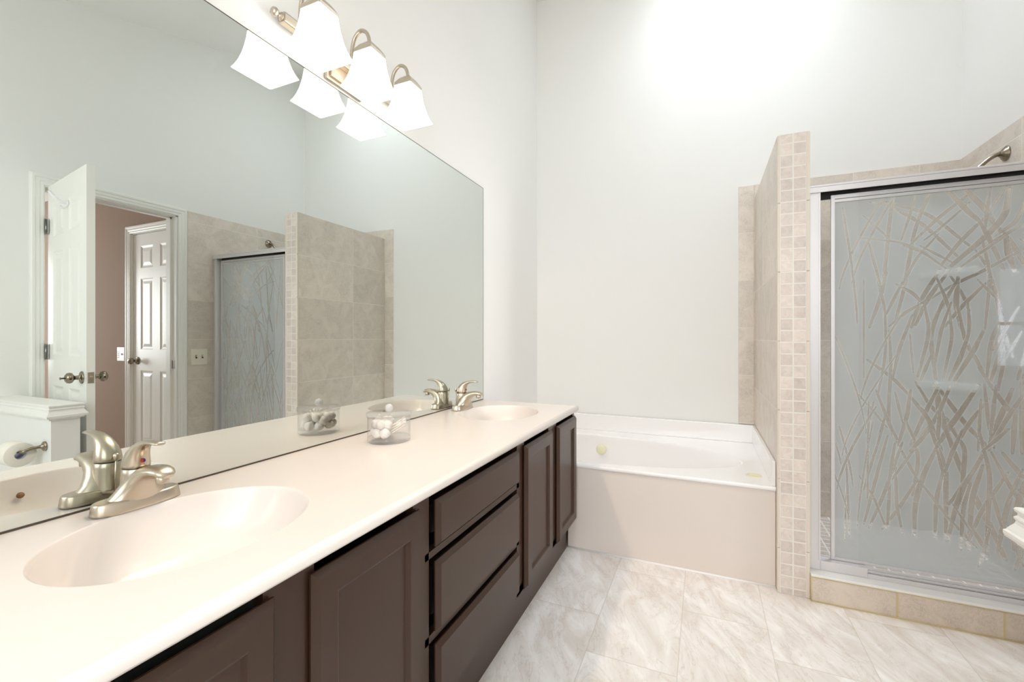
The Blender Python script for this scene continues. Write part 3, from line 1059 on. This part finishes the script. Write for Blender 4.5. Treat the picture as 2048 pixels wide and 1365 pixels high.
def pane_object(name, args, m, parent, label):
    co, q, cl, ln_ = etched_pane(*args)
    off = parent.location
    me = bpy.data.meshes.new(name)
    me.from_pydata([], [], [])
    me.vertices.add(len(co))
    me.vertices.foreach_set('co', (co - np.array(off)).ravel().astype(np.float32))
    me.loops.add(q.size)
    me.loops.foreach_set('vertex_index', q.ravel().astype(np.int32))
    me.polygons.add(len(q))
    me.polygons.foreach_set('loop_start', np.arange(0, q.size, 4, dtype=np.int32))
    me.update(calc_edges=True)
    a = me.attributes.new('clear', 'FLOAT', 'POINT')
    a.data.foreach_set('value', cl.astype(np.float32))
    a = me.attributes.new('line', 'FLOAT', 'POINT')
    a.data.foreach_set('value', ln_.astype(np.float32))
    me.materials.append(m)
    o = bpy.data.objects.new(name, me)
    C.objects.link(o)
    o.parent = parent
    o['label'] = label
    return o


more = [(w, [(p[0] + 0.30, p[1]) for p in pts]) for w, pts in base_strips if min(p[0] for p in pts) > 1.98 and max(p[0] for p in pts) < 2.2]
rnd = random.Random(11)
for k in range(15):                                        # fainter, thinner blades towards the left stile
    xa, za, lean, ln = rnd.uniform(1.715, 1.90), rnd.uniform(0.22, 1.35), rnd.uniform(-0.45, 0.45), rnd.uniform(0.25, 0.55)
    more.append((rnd.uniform(0.006, 0.011), [(xa + lean * ln * (j / 10) ** 1.4, za + ln * j / 10) for j in range(11)]))
pa = pane_object('sliding_door', (1.707, 2.408, 0.165, 1.738, 2.334, 0.0022, base_strips + more, 0.20), M['frost'], fr, 'frosted sliding door etched with grass blades')
for xa in (1.6935, 2.4075):
    B().box(xa, xa + 0.014, 2.327, 2.341, 0.158, 1.754, 0.001).link('stile', M['alu'], pa)
b = B()
b.box(1.7075, 2.4075, 2.328, 2.340, 1.722, 1.735, 0.001)
b.box(1.7075, 2.4075, 2.327, 2.341, 1.737, 1.754, 0.001)
b.link('top_rail', M['alu'], pa)
B().box(1.7075, 2.4075, 2.328, 2.340, 0.158, 0.168, 0.001).link('bottom_rail', M['alu'], pa)
pb = B().box(1.788, 2.425, 2.308, 2.313, 0.146, 1.764, 0.0008).link('sliding_door', M['door_glass'], fr, label='clear frameless sliding pane in front')

sh = thing('shower_sprayer', 'dark nickel shower head on a curved arm high on the tiled wall', 'shower head', (2.468, 2.788, 1.985))
b = B()
b.lathe([(0.001, 0.0), (0.034, 0.0), (0.034, 0.004), (0.028, 0.007), (0.027, 0.011), (0.018, 0.016), (0.013, 0.024)], (2.468, 2.788, 1.985), (-1, 0, 0), 28)
b.link('flange', M['pewter'], sh)
B().tube(catmull([(2.466, 2.788, 1.985), (2.440, 2.788, 1.986), (2.408, 2.786, 1.968), (2.378, 2.784, 1.940), (2.362, 2.783, 1.925)], 6), 0.0095, 14).link('arm', M['pewter'], sh)
B().lathe([(0.011, -0.004), (0.013, 0.004), (0.012, 0.016), (0.017, 0.022), (0.036, 0.048), (0.040, 0.058), (0.038, 0.063), (0.001, 0.064)], (2.364, 2.783, 1.927), (-0.68, -0.03, -0.66), 28).link('spray_head', M['steel'], sh)

for z0, z1, lb in ((0.846, 0.889, 'lower white ceramic corner shelf seen through the shower glass'), (1.458, 1.497, 'upper white ceramic corner shelf seen through the shower glass')):
    b = B()
    pts = [(2.468, 3.188), (2.284, 3.188)]
    for k in range(1, 12):
        t = k / 12
        p = Vector((2.284, 3.188)).lerp(Vector((2.468, 3.004)), t) + Vector((-1, -1)).normalized() * 0.016 * math.sin(PI * t)
        pts.append((p.x, p.y))
    pts.append((2.468, 3.004))
    c_ = Vector((2.42, 3.14))
    rings = []
    for f, z in ((0.86, z0), (0.96, z0 + 0.006), (1.0, z0 + 0.016), (1.0, z1 - 0.006), (0.985, z1), (0.93, z1), (0.91, z1 - 0.006)):
        rings.append([(max(min(c_.x + (x - c_.x) * f, 2.468), 0), min(c_.y + (y - c_.y) * f, 3.188), z) if (x, y) not in ((2.468, 3.188),) else (2.468, 3.188, z) for x, y in pts])
    b.loft(rings, smooth=False)
    o = b.link('corner_shelf', M['ceramic'])
    o['label'] = lb
    o['category'] = 'shelf'
    o['group'] = 'corner shelves in the shower'

# ================================================================== vanity
VY0, VY1 = 0.155, 2.280
XD, XF = 0.568, 0.548        # door face, face frame


def framed_door(y0, y1, z0, z1):
    """recessed-panel door, face at XD"""
    b = B()
    rings = []
    for ins, x in ((0.004, XF + 0.0015), (0.0, XF + 0.004), (0.0, XF + 0.008), (0.011, XD), (0.050, XD), (0.053, XD - 0.001), (0.058, XD - 0.009), (0.061, XD - 0.0095)):
        rings.append([(x, y0 + ins, z0 + ins), (x, y1 - ins, z0 + ins), (x, y1 - ins, z1 - ins), (x, y0 + ins, z1 - ins)])
    b.loft(rings, smooth=False)
    return b


def slab(y0, y1, z0, z1):
    b = B()
    rings = []
    for ins, x in ((0.004, XF + 0.0015), (0.0, XF + 0.004), (0.0, XF + 0.008), (0.010, XD)):
        rings.append([(x, y0 + ins, z0 + ins), (x, y1 - ins, z0 + ins), (x, y1 - ins, z1 - ins), (x, y0 + ins, z1 - ins)])
    b.loft(rings, smooth=False)
    return b


def carcass(root, y0, y1):
    b = B()
    b.box(0.004, XF - 0.020, y0, y0 + 0.015, 0.165, 0.738)
    b.box(0.004, XF - 0.020, y1 - 0.015, y1, 0.165, 0.738)
    b.box(0.004, XF - 0.020, y0 + 0.015, y1 - 0.015, 0.165, 0.180)
    b.link('carcass', M['cabin'], root)
    B().box(0.487, 0.505, y0, y1, 0, 0.168).link('toe_kick', M['cab'], root)


def cabinet(y0, y1, doors, label):
    r = thing('sink_cabinet', label, 'cabinet', (0.274, (y0 + y1) / 2, 0), 'vanity cabinets under the white top')
    carcass(r, y0, y1)
    b = B()
    (a0, a1), (c0, c1) = doors
    x0, x1 = XF - 0.019, XF
    b.box(x0, x1, y0, a0 + 0.016, 0.165, 0.742)
    b.box(x0, x1, a1 - 0.014, c0 + 0.014, 0.165, 0.742)
    b.box(x0, x1, c1 - 0.016, y1, 0.165, 0.742)
    b.box(x0, x1, y0, y1, 0.165, 0.195)
    b.box(x0, x1, y0, y1, 0.737, 0.742)
    b.link('face_frame', M['cab'], r)
    for p0, p1 in doors:
        framed_door(p0, p1, 0.172, 0.717).link('door', M['cab'], r)
    return r


cabinet(VY0, 0.915, ((0.175, 0.491), (0.562, 0.882)), 'dark brown two-door vanity cabinet under the near sink')
cabinet(1.520, VY1, ((1.555, 1.873), (1.957, 2.267)), 'dark brown two-door vanity cabinet under the far sink, beside the tub')
dr = thing('drawer_cabinet', 'dark brown vanity cabinet with three drawers, between the two sink cabinets', 'cabinet', (0.274, 1.2175, 0), 'vanity cabinets under the white top')
carcass(dr, 0.915, 1.520)
b = B()
x0, x1 = XF - 0.019, XF
b.box(x0, x1, 0.915, 0.932, 0.165, 0.742)
b.box(x0, x1, 1.500, 1.520, 0.165, 0.742)
for z0, z1 in ((0.165, 0.195), (0.356, 0.376), (0.570, 0.588), (0.737, 0.742)):
    b.box(x0, x1, 0.915, 1.520, z0, z1)
b.link('face_frame', M['cab'], dr)
for z0, z1 in ((0.597, 0.717), (0.382, 0.560), (0.198, 0.348)):
    d = slab(0.949, 1.486, z0, z1).link('drawer', M['cab'], dr)
    B().box(XF - 0.30, XF - 0.021, 0.975, 1.46, z0 + 0.02, z1 - 0.03).link('drawer_box', M['cabin'], d)

# countertop with two integral bowls
top = thing('countertop', 'long white cultured marble vanity top with two integral oval bowls', 'countertop', (0.286, (VY0 + VY1) / 2, 0.742))
ZC, XC = 0.770, 0.574
BOWLS = (0.532, 1.925)
def bowl_ring(yc, s, z, n=64, sh=0.0):
    return [(0.275 + sh + s * 0.186 * math.cos(2 * PI * k / n), yc + s * 0.222 * math.sin(2 * PI * k / n), z) for k in range(n)]
b = B()
loops = [[b.bm.verts.new(p) for p in bowl_ring(yc, 1.0, ZC)] for yc in BOWLS]
ox, oy0, oy1, ins = XC, VY0, VY1, 0.012
outer = []
for (ax, ay), (bx, by), n in (((0, oy0 + ins), (ox - ins, oy0 + ins), 6), ((ox - ins, oy0 + ins), (ox - ins, oy1 - ins), 40), ((ox - ins, oy1 - ins), (0, oy1 - ins), 6), ((0, oy1 - ins), (0, oy0 + ins), 40)):
    for k in range(n):
        outer.append(b.bm.verts.new((ax + (bx - ax) * k / n, ay + (by - ay) * k / n, ZC)))
es = []
for loop in loops + [outer]:
    for k in range(len(loop)):
        es.append(b.bm.edges.new((loop[k], loop[(k + 1) % len(loop)])))
bmesh.ops.triangle_fill(b.bm, use_beauty=True, use_dissolve=False, edges=es)
b.stack((0, ox - ins, oy0 + ins, oy1 - ins), [(0, ZC), (0.0032, ZC - 0.0004), (0.0062, ZC - 0.0018), (0.0088, ZC - 0.0040), (0.0106, ZC - 0.0068), (0.0117, ZC - 0.0098), (0.012, ZC - 0.013), (0.0115, ZC - 0.022), (0.009, ZC - 0.027), (0.004, ZC - 0.028), (-0.012, ZC - 0.028)], cap_top=False, cap_bot=False, skip='x-', smooth=True)
PROF = ((1.0, 0.0), (0.992, 0.0009), (0.984, 0.0035), (0.972, 0.009), (0.95, 0.022), (0.91, 0.044), (0.85, 0.070), (0.76, 0.095), (0.64, 0.114), (0.48, 0.127), (0.30, 0.134), (0.12, 0.1375))
for yc in BOWLS:
    V = b.grid([bowl_ring(yc, s, ZC - d, sh=-0.02 * d / 0.13) for s, d in PROF], close_u=True)
    b.face(V[-1])
b.link('slab', M['counter'], top)
for yc in BOWLS:
    dr_ = B().lathe([(0.016, -0.012), (0.020, 0.0), (0.030, 0.0025), (0.031, 0.004), (0.029, 0.005), (0.021, 0.003), (0.020, -0.002)], (0.254, yc, ZC - 0.1375), 'z', 28, cap=False).link('drain', M['steel'], top, label='steel drain ring')
    B().lathe([(0.001, -0.004), (0.017, -0.004), (0.018, 0.001), (0.015, 0.006), (0.006, 0.008), (0.001, 0.008)], (0.254, yc, ZC - 0.1375), 'z', 24).link('stopper', M['steel'], dr_)
    B().lathe([(0.001, 0.0035), (0.006, 0.003), (0.0075, 0.002), (0.0075, -0.002)], (0.428, yc - 0.005, ZC - 0.0425), (-0.80, 0, 0.60), 16).link('overflow_hole', M['hole'], top, label='small brown overflow hole')

# ------------------------------------------------------------------ faucets
def make_faucet(label, loc):
    f = thing('faucet', label, 'faucet', loc, 'brushed nickel faucets')
    z0 = ZC
    X, Y = loc[0], loc[1]
    b = B()
    # oblong base plate
    prof = [(0.0, 0.000), (0.0025, 0.001), (0.002, 0.006), (-0.0002, 0.021), (-0.0016, 0.0245), (-0.0045, 0.0255)]
    rings = []
    for u, h in prof:
        ring = []
        for k in range(40):
            t = 2 * PI * k / 40
            ring.append((X + (0.0275 + u) * math.copysign(abs(math.cos(t)) ** 0.8, math.cos(t)), Y + (0.0775 + u) * math.copysign(abs(math.sin(t)) ** 0.55, math.sin(t)), z0 + h))
        rings.append(ring)
    b.loft(rings)
    b.link('base', M['nickel'], f)
    # body that flows into the spout
    b = B()
    ux, uy, uz = Vector((1, 0, 0)), Vector((0, 1, 0)), Vector((0, 0, 1))
    secs = [(0.0, 0.012, 90, 0.0265, 0.066), (0.002, 0.024, 84, 0.0265, 0.054), (0.006, 0.034, 74, 0.0265, 0.044), (0.014, 0.048, 62, 0.0250, 0.0355), (0.026, 0.062, 50, 0.0225, 0.0290), (0.042, 0.0735, 36, 0.0175, 0.0260), (0.060, 0.0805, 20, 0.0130, 0.0240), (0.078, 0.0835, 4, 0.0105, 0.0225), (0.093, 0.0825, -14, 0.0090, 0.0205), (0.104, 0.0785, -28, 0.0075, 0.0165), (0.110, 0.0750, -38, 0.0045, 0.0095)]
    rings = []
    for dx, dz, ang, th, wd in secs:
        a = math.radians(ang)
        # in-plane normal of the sweep
        nrm = Vector((-math.sin(a), 0, math.cos(a)))
        rings.append(ell((X + dx, Y, z0 + dz), nrm, th, uy, wd, 28, 2.3))
    b.loft(rings)
    b.link('spout', M['nickel'], f)
    B().lathe([(0.0115, 0.010), (0.0115, -0.008), (0.0105, -0.0105), (0.008, -0.011), (0.001, -0.0095)], (X + 0.090, Y, z0 + 0.0705), 'z', 20).link('aerator', M['nickel'], f)
    # valve body
    b = B()
    b.lathe([(0.030, 0.014), (0.0285, 0.024), (0.0268, 0.045), (0.0252, 0.070), (0.0245, 0.0805), (0.0235, 0.0815)], (X - 0.006, Y, z0), 'z', 32)
    b.link('valve_body', M['nickel'], f)
    B().lathe([(0.0238, 0.0810), (0.0238, 0.0832)], (X - 0.006, Y, z0), 'z', 32).link('seam_ring', M['edge'], f, label='dark seam')
    b = B()
    secs = [(-0.006, 0.0832, 90, 0.0245, 0.0245), (-0.006, 0.090, 88, 0.0247, 0.0247), (-0.004, 0.100, 78, 0.0232, 0.0235), (0.001, 0.111, 64, 0.0200, 0.0210), (0.009, 0.1215, 50, 0.0155, 0.0180), (0.020, 0.1305, 34, 0.0105, 0.0152), (0.034, 0.1365, 18, 0.0070, 0.0132), (0.050, 0.1395, 7, 0.0050, 0.0122), (0.066, 0.1405, 1, 0.0042, 0.0118), (0.080, 0.1400, -4, 0.0038, 0.0108), (0.086, 0.1395, -6, 0.0025, 0.0075)]
    rings = []
    for dx, dz, ang, th, wd in secs:
        a = math.radians(ang)
        rings.append(ell((X + dx, Y, z0 + dz), Vector((-math.sin(a), 0, math.cos(a))), th, uy, wd, 28, 2.1))
    b.loft(rings)
    hd = b.link('handle', M['nickel'], f)
    for s_, mm in ((-1, 'red'), (1, 'blue')):
        b = B()
        pts = [(X + 0.0202, Y, z0 + 0.0985 + 0.0045 * 0)]
        cen = Vector((X + 0.0188, Y, z0 + 0.098))
        ring = [cen + uy * (0.0042 * s_ * math.sin(PI * k / 10)) + Vector((-0.28, 0, 0.96)) * (0.0042 * math.cos(PI * k / 10)) for k in range(11)]
        out = Vector((0.96, 0, 0.28))
        V = b.grid([[p for p in ring], [p + out * 0.0028 for p in ring]], close_u=True, smooth=False)
        b.face(V[0])
        b.face(V[1])
        b.link('indicator', M[mm], hd, label='%s half of the temperature dot' % mm)
    lr = B().tube([(X - 0.034, Y, z0 + 0.012), (X - 0.040, Y, z0 + 0.090)], 0.0022, 10).link('lift_rod', M['nickel'], f)
    B().lathe([(0.001, -0.006), (0.004, -0.005), (0.0062, 0.002), (0.0058, 0.008), (0.003, 0.011), (0.001, 0.0115)], (X - 0.040, Y, z0 + 0.092), 'z', 14).link('rod_knob', M['nickel'], lr)
    return f


f1 = make_faucet('brushed nickel single-lever faucet at the near sink', (0.067, 0.545, ZC))
dup(f1, (0.067, 1.935, ZC), 'brushed nickel single-lever faucet at the far sink')

# ------------------------------------------------------------------ mirror
mr_ = thing('mirror', 'large frameless wall mirror above the vanity top', 'mirror', (0, 1.2, 0.772))
B().box(0.0005, 0.006, 0.158, 2.277, 0.775, 1.9975).link('glass', M['mirror'], mr_)
b = B()
b.box(0.0005, 0.0066, 0.156, 2.279, 0.7705, 0.7748)
b.box(0.0005, 0.0064, 0.156, 2.279, 1.9977, 2.0)
b.box(0.0005, 0.0064, 2.2772, 2.2795, 0.772, 2.0)
b.link('edge', M['edge'], mr_, label='thin dark edge')

# ------------------------------------------------------------------ vanity light
vl = thing('vanity_light', 'brushed nickel three-light bath bar with flared white glass shades above the mirror', 'wall light', (0.0, 1.198, 2.06))
LY = (0.982, 1.198, 1.414)
b = B()
b.box(0.0, 0.012, 1.198 - 0.085, 1.198 + 0.085, 2.012, 2.122, 0.004)
b.box(0.010, 0.020, 1.198 - 0.070, 1.198 + 0.070, 2.024, 2.110, 0.004)
b.link('back_plate', M['nickel'], vl)
b = B()
b.box(0.018, 0.044, 0.925, 1.471, 2.070, 2.100, 0.004)
b.link('bar', M['nickel'], vl)
for y, s in ((0.925, -1), (1.471, 1)):
    B().lathe([(0.012, 0.0), (0.013, 0.003), (0.006, 0.006), (0.0055, 0.012), (0.011, 0.016), (0.0135, 0.023), (0.011, 0.030), (0.004, 0.033), (0.001, 0.033)], (0.031, y, 2.085), (0, s, 0), 20).link('finial', M['nickel'], vl)


def sq_ring(x, y, z, h, r=0.16, n=6, flare=0.0):
    """square ring with slightly rounded corners"""
    out = []
    for cx_, cy_, a0 in ((1, 1, 0), (-1, 1, 90), (-1, -1, 180), (1, -1, 270)):
        rr = h * r
        for k in range(n):
            a = math.radians(a0 + 90 * k / (n - 1))
            out.append((x + cx_ * (h - rr) + rr * math.cos(a), y + cy_ * (h - rr) + rr * math.sin(a), z))
    return out


SX = 0.123
for y in LY:
    arm = B().tube(catmull([(0.040, y, 2.085), (0.043, y, 2.125), (0.047, y, 2.160), (0.058, y, 2.187), (0.082, y, 2.203), (0.106, y, 2.193), (0.119, y, 2.170), (SX, y, 2.146)], 6), 0.0065, 14).link('arm', M['nickel'], vl)
    b = B()
    b.loft([sq_ring(SX, y, z, h, 0.12) for h, z in ((0.0385, 2.106), (0.0385, 2.116), (0.034, 2.124), (0.025, 2.137), (0.012, 2.149), (0.008, 2.152))], smooth=False)
    b.link('shade_cap', M['nickel'], vl)
    b = B()
    outp = [(0.0375, 2.112), (0.0385, 2.100), (0.0405, 2.082), (0.0440, 2.060), (0.0490, 2.036), (0.0560, 2.012), (0.0640, 1.993), (0.0705, 1.982)]
    rings = [sq_ring(SX, y, z, h, 0.10) for h, z in outp] + [sq_ring(SX, y, z + 0.0006, h - 0.0035, 0.10) for h, z in reversed(outp)]
    b.grid(rings, close_u=True)
    shd = b.link('shade', M['shade'], vl, label='lit white glass shade')
    B().lathe([(0.001, 0.045), (0.013, 0.045), (0.014, 0.020), (0.024, -0.004), (0.026, -0.018), (0.022, -0.034), (0.010, -0.043), (0.001, -0.044)], (SX, y, 2.062), 'z', 18).link('bulb', M['bulb'], shd)
    l = bpy.data.lights.new('vanity_bulb', 'POINT')
    l.energy = 9.0 * P_BULB
    l.color = (1.0, 0.80, 0.60)
    l.shadow_soft_size = 0.03
    lo = bpy.data.objects.new('vanity_bulb', l)
    C.objects.link(lo)
    lo.location = (SX, y, 2.008)

# ------------------------------------------------------------------ jar and its contents
JX, JY = 0.172, 1.240
jar = thing('cotton_jar', 'clear round acrylic jar with lid on the vanity top, holding cotton balls and swabs', 'jar', (JX, JY, ZC))
B().lathe([(0.001, 0.0006), (0.071, 0.0006), (0.073, 0.002), (0.073, 0.014), (0.071, 0.0155), (0.001, 0.0155)], (JX, JY, ZC), 'z', 56).link('thick_base', M['acrylic_thick'], jar)
B().lathe([(0.073, 0.0155), (0.073, 0.085), (0.0700, 0.085), (0.0700, 0.0155)], (JX, JY, ZC), 'z', 56, cap=False).link('body', M['acrylic'], jar)
lid = B().lathe([(0.001, 0.0855), (0.075, 0.0855), (0.0765, 0.087), (0.0765, 0.098), (0.075, 0.0995), (0.001, 0.0995)], (JX, JY, ZC), 'z', 56).link('lid', M['acrylic_thick'], jar)
B().lathe([(0.001, -0.0145)] + [(0.0145 * math.sin(PI * k / 16), -0.0145 * math.cos(PI * k / 16)) for k in range(1, 16)] + [(0.001, 0.0145)], (JX, JY, ZC + 0.114), 'z', 24).link('lid_knob', M['acrylic_knob'], lid)

balls = []
bm0 = None
for k, (dx, dy, dz, r) in enumerate(((-0.036, -0.030, 0.018, 0.017), (-0.008, -0.050, 0.018, 0.017), (-0.045, 0.005, 0.018, 0.017), (0.018, -0.044, 0.019, 0.018), (-0.030, 0.036, 0.018, 0.017), (-0.012, -0.010, 0.019, 0.018), (-0.026, -0.034, 0.048, 0.017), (0.005, -0.048, 0.049, 0.016), (-0.044, -0.002, 0.048, 0.017), (-0.014, 0.022, 0.048, 0.018), (-0.010, -0.014, 0.050, 0.016), (-0.040, -0.018, 0.034, 0.018), (0.004, -0.028, 0.036, 0.019), (-0.022, 0.012, 0.034, 0.018), (-0.036, 0.026, 0.047, 0.017), (0.020, -0.030, 0.046, 0.016))):
    if bm0 is None:
        b = B()
        bmesh.ops.create_icosphere(b.bm, subdivisions=3, radius=1.0)
        for v in b.bm.verts:
            v.co *= 1 + 0.08 * math.sin(5 * v.co.x + 3 * v.co.y) * math.cos(4 * v.co.z) + random.uniform(-0.02, 0.02)
        for f in b.bm.faces:
            f.smooth = True
        o = b.link('cotton_ball', M['cotton'])
        bm0 = o
    else:
        o = bm0.copy()
        C.objects.link(o)
    o.location = (JX + dx, JY + dy, ZC + 0.0155 + dz)
    o.scale = (r, r, r * 0.94)
    o.rotation_euler = (k * 1.3, k * 0.7, k * 2.1)
    o['label'] = 'white cotton ball in the left half of the clear jar'
    o['category'] = 'cotton ball'
    o['group'] = 'cotton balls in the jar'
sw0 = None
for k in range(22):
    if sw0 is None:
        b = B()
        b.tube([(-0.034, 0, 0), (0.034, 0, 0)], 0.0014, 8)
        for s_ in (-1, 1):
            b.lathe([(0.0014, -0.009), (0.0028, -0.005), (0.0033, 0.0), (0.0027, 0.005), (0.0006, 0.0075)], (0.031 * s_, 0, 0), (s_, 0, 0), 10)
        o = b.link('cotton_swab', M['cotton'])
        sw0 = o
    else:
        o = sw0.copy()
        C.objects.link(o)
    i, j = k % 6, k // 6
    u = -0.014 + 0.006 * i
    o.location = (JX + 0.027 + u * 0.64, JY + 0.004 - u * 0.77, ZC + 0.038 + 0.0075 * j + 0.001 * (k % 3))
    o.rotation_euler = (0, math.radians(-27 + 3 * ((k * 7) % 5 - 2)), math.radians(38 + 5 * ((k * 5) % 7 - 3)))
    o['label'] = 'white cotton swab leaning in the right half of the clear jar'
    o['category'] = 'cotton swab'
    o['group'] = 'cotton swabs in the jar'

# ------------------------------------------------------------------ switches
def switch(name, label, cat, ax, m):
    return thing(name, label, cat, ax)
sw = thing('light_switch', 'ivory double toggle switch plate on the tiled wall beside the doorway', 'light switch', (2.468, 2.185, 0.98))
B().box(2.462, 2.468, 2.124, 2.246, 0.917, 1.042, 0.003).link('plate', M['ivory2'], sw)
for y in (2.162, 2.208):
    b = B()
    b.box(2.4605, 2.4625, y - 0.006, y + 0.006, 0.967, 0.993, 0.0005)
    b.link('toggle_slot', M['edge'], sw)
    b = B()
    b.box(2.452, 2.4625, y - 0.004, y + 0.004, 0.980, 0.990, 0.001)
    b.link('toggle', M['ivory2'], sw)
fc = thing('fan_control', 'white fan control plate with four slots on the tan bedroom wall', 'wall control', (3.545, 2.18, 0.985))
B().box(3.487, 3.602, 2.174, 2.18, 0.923, 1.045, 0.003).link('plate', M['whitep'], fc)
for k in range(4):
    B().box(3.567, 3.592, 2.1725, 2.1745, 0.952 + 0.016 * k, 0.958 + 0.016 * k).link('slot', M['edge'], fc)
B().box(3.52, 3.528, 2.166, 2.1745, 0.976, 0.992, 0.001).link('toggle', M['whitep'], fc)

# ------------------------------------------------------------------ paper roll
ph = thing('paper_holder', 'dark nickel toilet paper holder on the low white partition', 'paper holder', (1.812, 1.070, 0.594))
B().lathe([(0.001, 0.0), (0.024, 0.0), (0.024, 0.006), (0.019, 0.010), (0.010, 0.012), (0.009, 0.020)], (1.812, 1.070, 0.594), (0, -1, 0), 24).link('rose', M['pewter'], ph)
B().tube(catmull([(1.812, 1.055, 0.594), (1.812, 1.020, 0.592), (1.812, 0.998, 0.585), (1.826, 0.990, 0.580), (1.850, 0.990, 0.580), (1.975, 0.990, 0.580)], 6), 0.0078, 12).link('arm', M['pewter'], ph)
rl = thing('toilet_paper_roll', 'white toilet paper roll on the holder beside the low partition', 'toilet paper', (1.885, 0.990, 0.566))
B().lathe([(0.021, 0.0), (0.056, 0.0), (0.0575, 0.002), (0.0575, 0.100), (0.056, 0.102), (0.021, 0.102)], (1.833, 0.990, 0.567), 'x', 40, cap=False).link('paper', M['paper'], rl)
B().lathe([(0.021, 0.001), (0.021, 0.101), (0.0195, 0.101), (0.0195, 0.001), (0.021, 0.001)], (1.833, 0.990, 0.567), 'x', 28, cap=False).link('core', M['bedding'], rl)

# ------------------------------------------------------------------ seen only as a reflection: bedroom bed and trees outside
bed = thing('bed', 'bed with pale lavender cover, reflected faintly in the shower glass', 'bed', (4.6, -1.75, 0))
B().box(3.75, 5.45, -2.75, -0.75, 0.10, 0.34, 0.02).link('bed_base', M['tan'], bed)
b = B()
b.box(3.72, 5.48, -2.72, -0.72, 0.28, 0.64, 0.09, 5)
for f in b.bm.faces:
    f.smooth = True
b.link('cover', M['bedding'], bed)
random.seed(3)
for tx, ty, n in ((5.4, -7.4, 1),):
    b = B()
    def branch(p, d, L, r, depth):
        q = p + d * L
        b.tube([p, p.lerp(q, 0.5) + Vector((random.uniform(-1, 1), random.uniform(-1, 1), 0)) * L * 0.05, q], [r, r * 0.85, r * 0.65], 6)
        if depth == 0:
            return
        for k in range(3):
            nd = (d + Vector((random.uniform(-0.8, 0.8), random.uniform(-0.8, 0.8), random.uniform(-0.1, 0.5)))).normalized()
            branch(p.lerp(q, random.uniform(0.55, 1.0)), nd, L * random.uniform(0.55, 0.75), r * 0.55, depth - 1)
    branch(Vector((tx, ty, -3.0)), Vector((0, 0, 1)), 3.6, 0.13, 4)
    o = b.link('bare_tree', M['bark'], fix=False)
    o['label'] = 'bare winter tree outside the bedroom window, reflected in the shower glass'
    o['category'] = 'tree'
